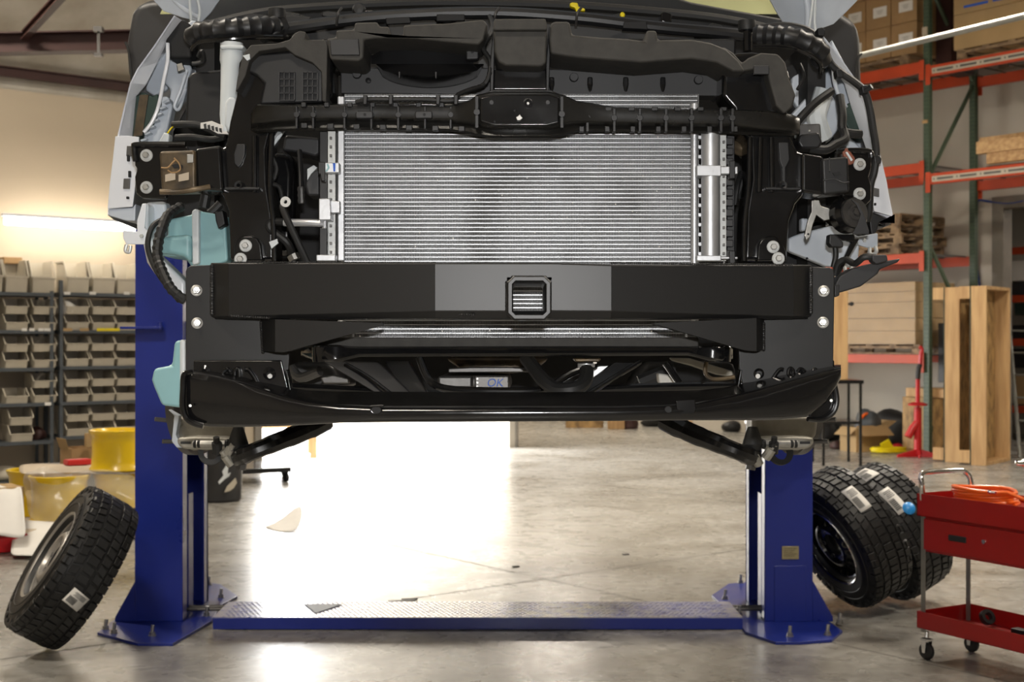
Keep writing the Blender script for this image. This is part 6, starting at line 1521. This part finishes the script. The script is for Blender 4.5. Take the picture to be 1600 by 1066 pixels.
w = MB(); w.cyl(Vector((P(1331,0,14.8).x,14.83,H+(HY-475)/F*14.8)),(0,-1,0),.024,.03,16); w.tube([Vector((P(1323,0,14.8).x,14.82,H+(HY-475)/F*14.8)),Vector((P(1331,0,14.8).x,14.82,H+(HY-475)/F*14.8))],.01,8,smooth=False); w.build('knob','rubber',o)
# rear left: shelf box opened cardboard, clutter on the floor
cb = FP(1355,706); oc = empty('open_carton', cb, 'open brown carton with a grey bag inside on the floor by the rack', 'box')
sx = .20
w = MB(); c = cb + Vector((0,.15,.0)); ux = Vector((.93,.36,0)).normalized(); uy = Vector((-ux.y,ux.x,0))
for a_, b_, l1, l2 in ((0,-.17,.24,.004),(0,.17,.24,.004),(-.24,0,.004,.17),(.24,0,.004,.17)): w.obox(c+ux*a_+uy*b_+Vector((0,0,.15)), ux*l1, uy*l2, Vector((0,0,.15)))
w.build('carton_body','card2',oc)
for p_, hx, hz in ((c-uy*.23+Vector((0,0,.27)), ux*.23, -uy*.08+Vector((0,0,-.06))),(c+ux*.30+Vector((0,0,.33)), uy*.16, ux*.08+Vector((0,0,.05))),(c-ux*.28+Vector((0,0,.26)), uy*.16, -ux*.06+Vector((0,0,-.05)))):
    w = MB(); n_ = hx.cross(hz).normalized()*.002; w.obox(p_, hx, hz, n_); w.build('carton_flap','card2',oc)
lump('grey_bag', c+Vector((.05,.02,.22)), .17,.14,.19,'shell','crumpled grey bag stuffed in the open carton','bag',5)
w = MB(); w.tube([c+Vector((-.06,-.05,.40)),c+Vector((.02,-.02,.47)),c+Vector((.10,0,.44)),c+Vector((.2,.02,.34))],.02,8); o = w.build('orange_strap','hose_or'); tag(o,'orange strap lying over the grey bag in the carton','strap')
lump('dark_tarp', FP(1402,702)+Vector((.05,.5,0)), .34,.28,.30,'rubber','black crumpled tarp on the floor behind the yellow strap','tarp',6)
lump('work_glove', FP(1310,702), .13,.10,.07,'redbeam','dark brown glove heap on the floor left of the open carton','gloves',7)
lump('tool_bag', FP(1320,694)+Vector((-.1,.7,0)), .28,.20,.22,'plastic','black tool bag on the floor under the black table','bag',8)
lump('dark_case', FP(1290,692)+Vector((0,.3,0)), .20,.18,.20,'plastic2','dark grey case on the floor at the right column','case',12)
ys = FP(1388,708); w = MB(); pts = []
for k in range(60): a = k*.42; pts.append(ys+Vector((.21*math.cos(a)+.01*math.sin(k),.14*math.sin(a),.015+.0009*k)))
w.tube(pts,.012,6,smooth=False); w.obox(ys+Vector((-.02,0,.09)),Vector((.05,0,.03)),Vector((0,.03,0)),Vector((-.03,0,.05))); o = w.build('yellow_strap','yel'); tag(o,'yellow ratchet strap coiled on the floor before the tarp','strap')
lump('red_rag', FP(1402,700), .07,.05,.04,'red2','small red rag beside the yellow strap','rag',13)
# red jack stand / tyre bead stand
js = FP(1434,714); jk = empty('red_jack_stand', js, 'tall bright red stand with splayed feet in front of the rack', 'stand')
s_ = js.y/F
w = MB()
for dx, dy in ((-.26,-.03),(.24,-.08),(-.06,-.20),(.05,.22)): w.prism([js+Vector((0,0,.10)),js+Vector((dx,dy,.03)),js+Vector((dx*1.02,dy*1.02,0)),js+Vector((0,0,0))],0,Vector((-dy,dx,0)).normalized()*.03)
w.build('foot','red2',jk,bevel=.004)
w = MB(); w.tube([js+Vector((0,0,.03)),js+Vector((.0,0,.60))],.045,14,smooth=False); w.build('outer_tube','red2',jk)
w = MB(); w.tube([js+Vector((0,0,.60)),js+Vector((0,0,.95))],.027,12,smooth=False); w.build('inner_tube','red2',jk)
w = MB(); w.lathe([(1e-5,0),(.11,.0),(.115,.02),(.06,.04),(1e-5,.04)],js+Vector((0,0,.62)),(0,0,1),20); w.build('collar','red2',jk)
w = MB(); w.tube([js+Vector((0,0,.42)),js+Vector((-.07,-.02,.34)),js+Vector((-.13,-.03,.24))],[.045,.05,.045],12,smooth=False); w.build('side_strut','red2',jk)
w = MB(); w.tube([js+Vector((0,0,.94)),js+Vector((.01,0,1.06)),js+Vector((.03,0,1.12))],.03,10); w.build('grip','rubber',jk)
w = MB(); w.tube([js+Vector((.03,0,1.10)),js+Vector((.035,0,1.22)),js+Vector((.05,0,1.30)),js+Vector((.02,0,1.33))],.024,10); w.build('hook','red2',jk)
# two crate frames standing on edge
def crate(px, py, wv, W_, D_, Hh, label, grp):
    o0 = FP(px,py); wv = Vector(wv).normalized(); dv_ = Vector((wv.y,-wv.x,0)); t = empty('wooden_crate', o0 + wv*W_/2, label, 'crate', grp); th = .038
    def q(a,b,z): return o0 + wv*a + dv_*b + Vector((0,0,z))
    def bd(name, a0,a1,b0,b1,z0,z1,m):
        w = MB(); w.prism([q(a0,b0,z0),q(a1,b0,z0),q(a1,b1,z0),q(a0,b1,z0)],0,(0,0,z1-z0)); w.build(name,m,t,bevel=.003)
    bd('side_board',0,th,0,D_,0,Hh,'pine'); bd('side_board',W_-th,W_,0,D_,0,Hh,'pine'); bd('end_board',th,W_-th,0,D_,0,th,'pineh'); bd('end_board',th,W_-th,0,D_,Hh-th,Hh,'pineh')
    bd('back_panel',0,W_,-.012,0,0,Hh,'osb')
    for z in (.02, Hh-.12-.02): bd('skid_block',.0,.09,-.14,-.012,z,z+.14,'pine'); bd('skid_block',W_-.09,W_,-.14,-.012,z,z+.14,'pine')
    bd('edge_strip',-.003,0,-.012,0,0,Hh,'green_d')
crate(1517,727,(.63,.777,0),.82,.17,2.02,'nearer pine crate standing on its side, open toward the right','pine crates standing on their sides')
crate(1476,722,(.63,.777,0),.82,.17,2.02,'pine crate standing on its side behind the nearer open crate','pine crates standing on their sides')
# blue air hose on the right wall
q0 = [(1600,314),(1575,318),(1545,315),(1530,313),(1527,320),(1524,345),(1523,380),(1526,415),(1531,450),(1534,500),(1536,560),(1538,640)]
w = MB(); w.tube([RB.pt(RB.a(x,WALLB_B-.02),WALLB_B-.02,RB.z(x,y,WALLB_B-.02)) for x,y in q0],.013,8); o = w.build('blue_air_line','bhose'); tag(o,'thin blue air line looping over the wall above the opening','air line')
# room seen through the opening: back wall with an orange shelf
a0, a1 = RB.a(1563,WALLB_B)-.5, RB.a(1680,WALLB_B)+1.5
w = MB(); w.prism([RB.pt(a0-2,WALLB_B+3.0,0),RB.pt(a1+3,WALLB_B+3.0,0),RB.pt(a1+3,WALLB_B+3.0,3.4),RB.pt(a0-2,WALLB_B+3.0,3.4)],0,RB.n*.1); w.prism([RB.pt(a0-2,WALLB_B+.14,0),RB.pt(a0-2,WALLB_B+3,0),RB.pt(a0-2,WALLB_B+3,3.4),RB.pt(a0-2,WALLB_B+.14,3.4)],0,-RB.u*.1); w.prism([RB.pt(a1+3,WALLB_B+.14,0),RB.pt(a1+3,WALLB_B+3,0),RB.pt(a1+3,WALLB_B+3,3.4),RB.pt(a1+3,WALLB_B+.14,3.4)],0,RB.u*.1)
struct('wall_storeroom',w,'wall_b',smooth=False)
w = MB(); w.prism([RB.pt(a0-2,WALLB_B+.12,3.4),RB.pt(a1+3,WALLB_B+.12,3.4),RB.pt(a1+3,WALLB_B+3.1,3.4),RB.pt(a0-2,WALLB_B+3.1,3.4)],0,(0,0,.1)); struct('ceiling_storeroom',w,'wall_b',smooth=False)
w = MB(); w.prism([RB.pt(a0-2,WALLB_B+.2,-.15),RB.pt(a1+3,WALLB_B+.2,-.15),RB.pt(a1+3,WALLB_B+3.1,-.15),RB.pt(a0-2,WALLB_B+3.1,-.15)],0,(0,0,.15)); struct('floor_storeroom',w,'floor',smooth=False)
p = RB.pt((a0+a1)/2+.6,WALLB_B+1.2,3.3); area('storeroom_light', p, p-Vector((0,0,1)), .8, 38, (1,.9,.78))
srk = empty('storage_rack', RB.pt((a0+a1)/2+.5,WALLB_B+2.2,0), 'orange beamed storage rack seen through the wall opening', 'storage rack')
bS = WALLB_B+1.7
for y in (392,467,535,640):
    z = RB.z(1590,y,bS); w = MB(); w.prism([RB.pt(a0-1,bS,z-.05),RB.pt(a1+1,bS,z-.05),RB.pt(a1+1,bS+.05,z-.05),RB.pt(a0-1,bS+.05,z-.05)],0,(0,0,.10)); w.build('beam','orange',srk)
    w = MB(); w.prism([RB.pt(a0-1,bS+.05,z+.03),RB.pt(a1+1,bS+.05,z+.03),RB.pt(a1+1,bS+.8,z+.03),RB.pt(a0-1,bS+.8,z+.03)],0,(0,0,.02)); w.build('deck','shell',srk)
for a in (a0-1,a1+1): 
    w = MB(); w.prism([RB.pt(a,bS,0),RB.pt(a+.08,bS,0),RB.pt(a+.08,bS+.08,0),RB.pt(a,bS+.08,0)],0,(0,0,3.2)); w.build('upright','green',srk)
def stor(name, px0, px1, py0, py1, m, label):
    aa0, aa1 = RB.a(px0,bS+.1), RB.a(px1,bS+.1); z0, z1 = RB.z(px0,py1,bS+.1), RB.z(px0,py0,bS+.1); rbox(name, aa0, aa1, bS+.1, bS+.5, z0, z1, m, label)
stor('white_carton',1568,1640,408,464-24,'paper','white panel behind the opening, above the dark parts')
stor('small_carton',1563,1573,424,462,'card','small brown carton on the shelf through the opening')
stor('parts_tray',1578,1640,442,462,'plastic2','dark parts tray on the shelf through the opening')
stor('green_case',1585,1640,474,492,'green_d','dark green case under the orange shelf through the opening')
stor('black_case',1582,1640,508,531,'plastic','upper black case through the opening')
stor('black_case',1580,1640,545,575,'plastic','lower black case through the opening')
stor('storeroom_carton',1584,1640,585,632,'card2','tan carton low on the shelf through the opening')
lump('shelf_tool', RB.pt(RB.a(1568,bS+.1),bS+.1,RB.z(1568,387,bS)), .05,.05,.05,'rubber','small black tool on the top orange beam through the opening','tool',14)
# ladder leaning at the opening
ld = empty('stepladder', RB.pt(RB.a(1588,WALLB_B-.3),WALLB_B-.3,0), 'worn grey ladder leg standing between the crates and the wall', 'ladder')
w = MB(); p0, p1 = at(1594,15.6,0), P(1574,470,16.6); w.tube([p0,p1],.022,8,smooth=False); w.tube([at(1622,15.4,0),P(1612,470,16.4)],.022,8,smooth=False); w.build('rail','galv',ld)
w = MB()
for k in range(6):
    t = (k+.6)/7; w.tube([p0.lerp(p1,t), at(1622,15.4,0).lerp(P(1612,470,16.4),t)],.014,6,smooth=False)
w.build('rung','galv',ld)
# galvanised pipe across the top right
d_ = (-DB*1.0).normalized(); p0 = P(1348,86,10.3); p1 = P(1604,24,9.2)
dd = (p1-p0); w = MB(); w.tube([p0-dd*1.6, p1+dd*2.2], .024, 14, smooth=False); pp = w.build('steel_conduit','galv'); tag(pp,'long shiny metal pipe crossing in front of the upper rack','pipe')
w = MB()
for t in (-1.4, 2.9):
    q = p0+dd*t; w.tube([q+Vector((0,0,.02)), Vector((q.x,q.y,roofz(-(q-CORNER).dot(DB))+.03))], .006, 6, smooth=False); w.obox(q,(.03,0,0),(0,.03,0),(0,0,.03))
w.build('pipe_hanger','steel',pp)
# cut timber near the far corner, seen under the van
for k,(x0,x1,y0,y1,m,lb) in enumerate(((884,943,657,669,'osb','strand board offcut on the far floor beneath the van'),(950,976,657,671,'pine','orange pine block on the far floor beneath the van'),(1071,1082,664,671,'pine','small pine block on the far floor beneath the van'),(1036,1046,655,668,'green','short green post foot on the far floor beneath the van'))):
    Yb = F*H/(y1-HY); z1 = H+(HY-y0+6)/F*Yb; w = MB(); w.box((P(x0,0,Yb).x,Yb,0),(P(x1,0,Yb).x,Yb+.12,z1)); o = w.build('timber_offcut' if k!=3 else 'post_foot',m,bevel=.004); tag(o,lb,'timber' if k!=3 else 'post')
for k,(x,y,s) in enumerate(((985,672,.25),(1020,668,.3),(1115,672,.35),(1150,676,.35))):
    p = FP(x,y-1); lump('floor_clutter', p+Vector((0,.1,0)), s*.6,.15,.12,('redbeam','rubber','steel','plastic')[k],('dark red bundle','black bundle','grey metal scrap pile','black bag')[k]+' on the far floor beneath the van, '+('leftmost','beside the red bundle','left of the right hub','behind the right hub')[k],'clutter',20+k)
w = MB(); w.tube([P(1112,665,17.5)*1.0, P(1146,672,16.6)],.045,8,smooth=False);
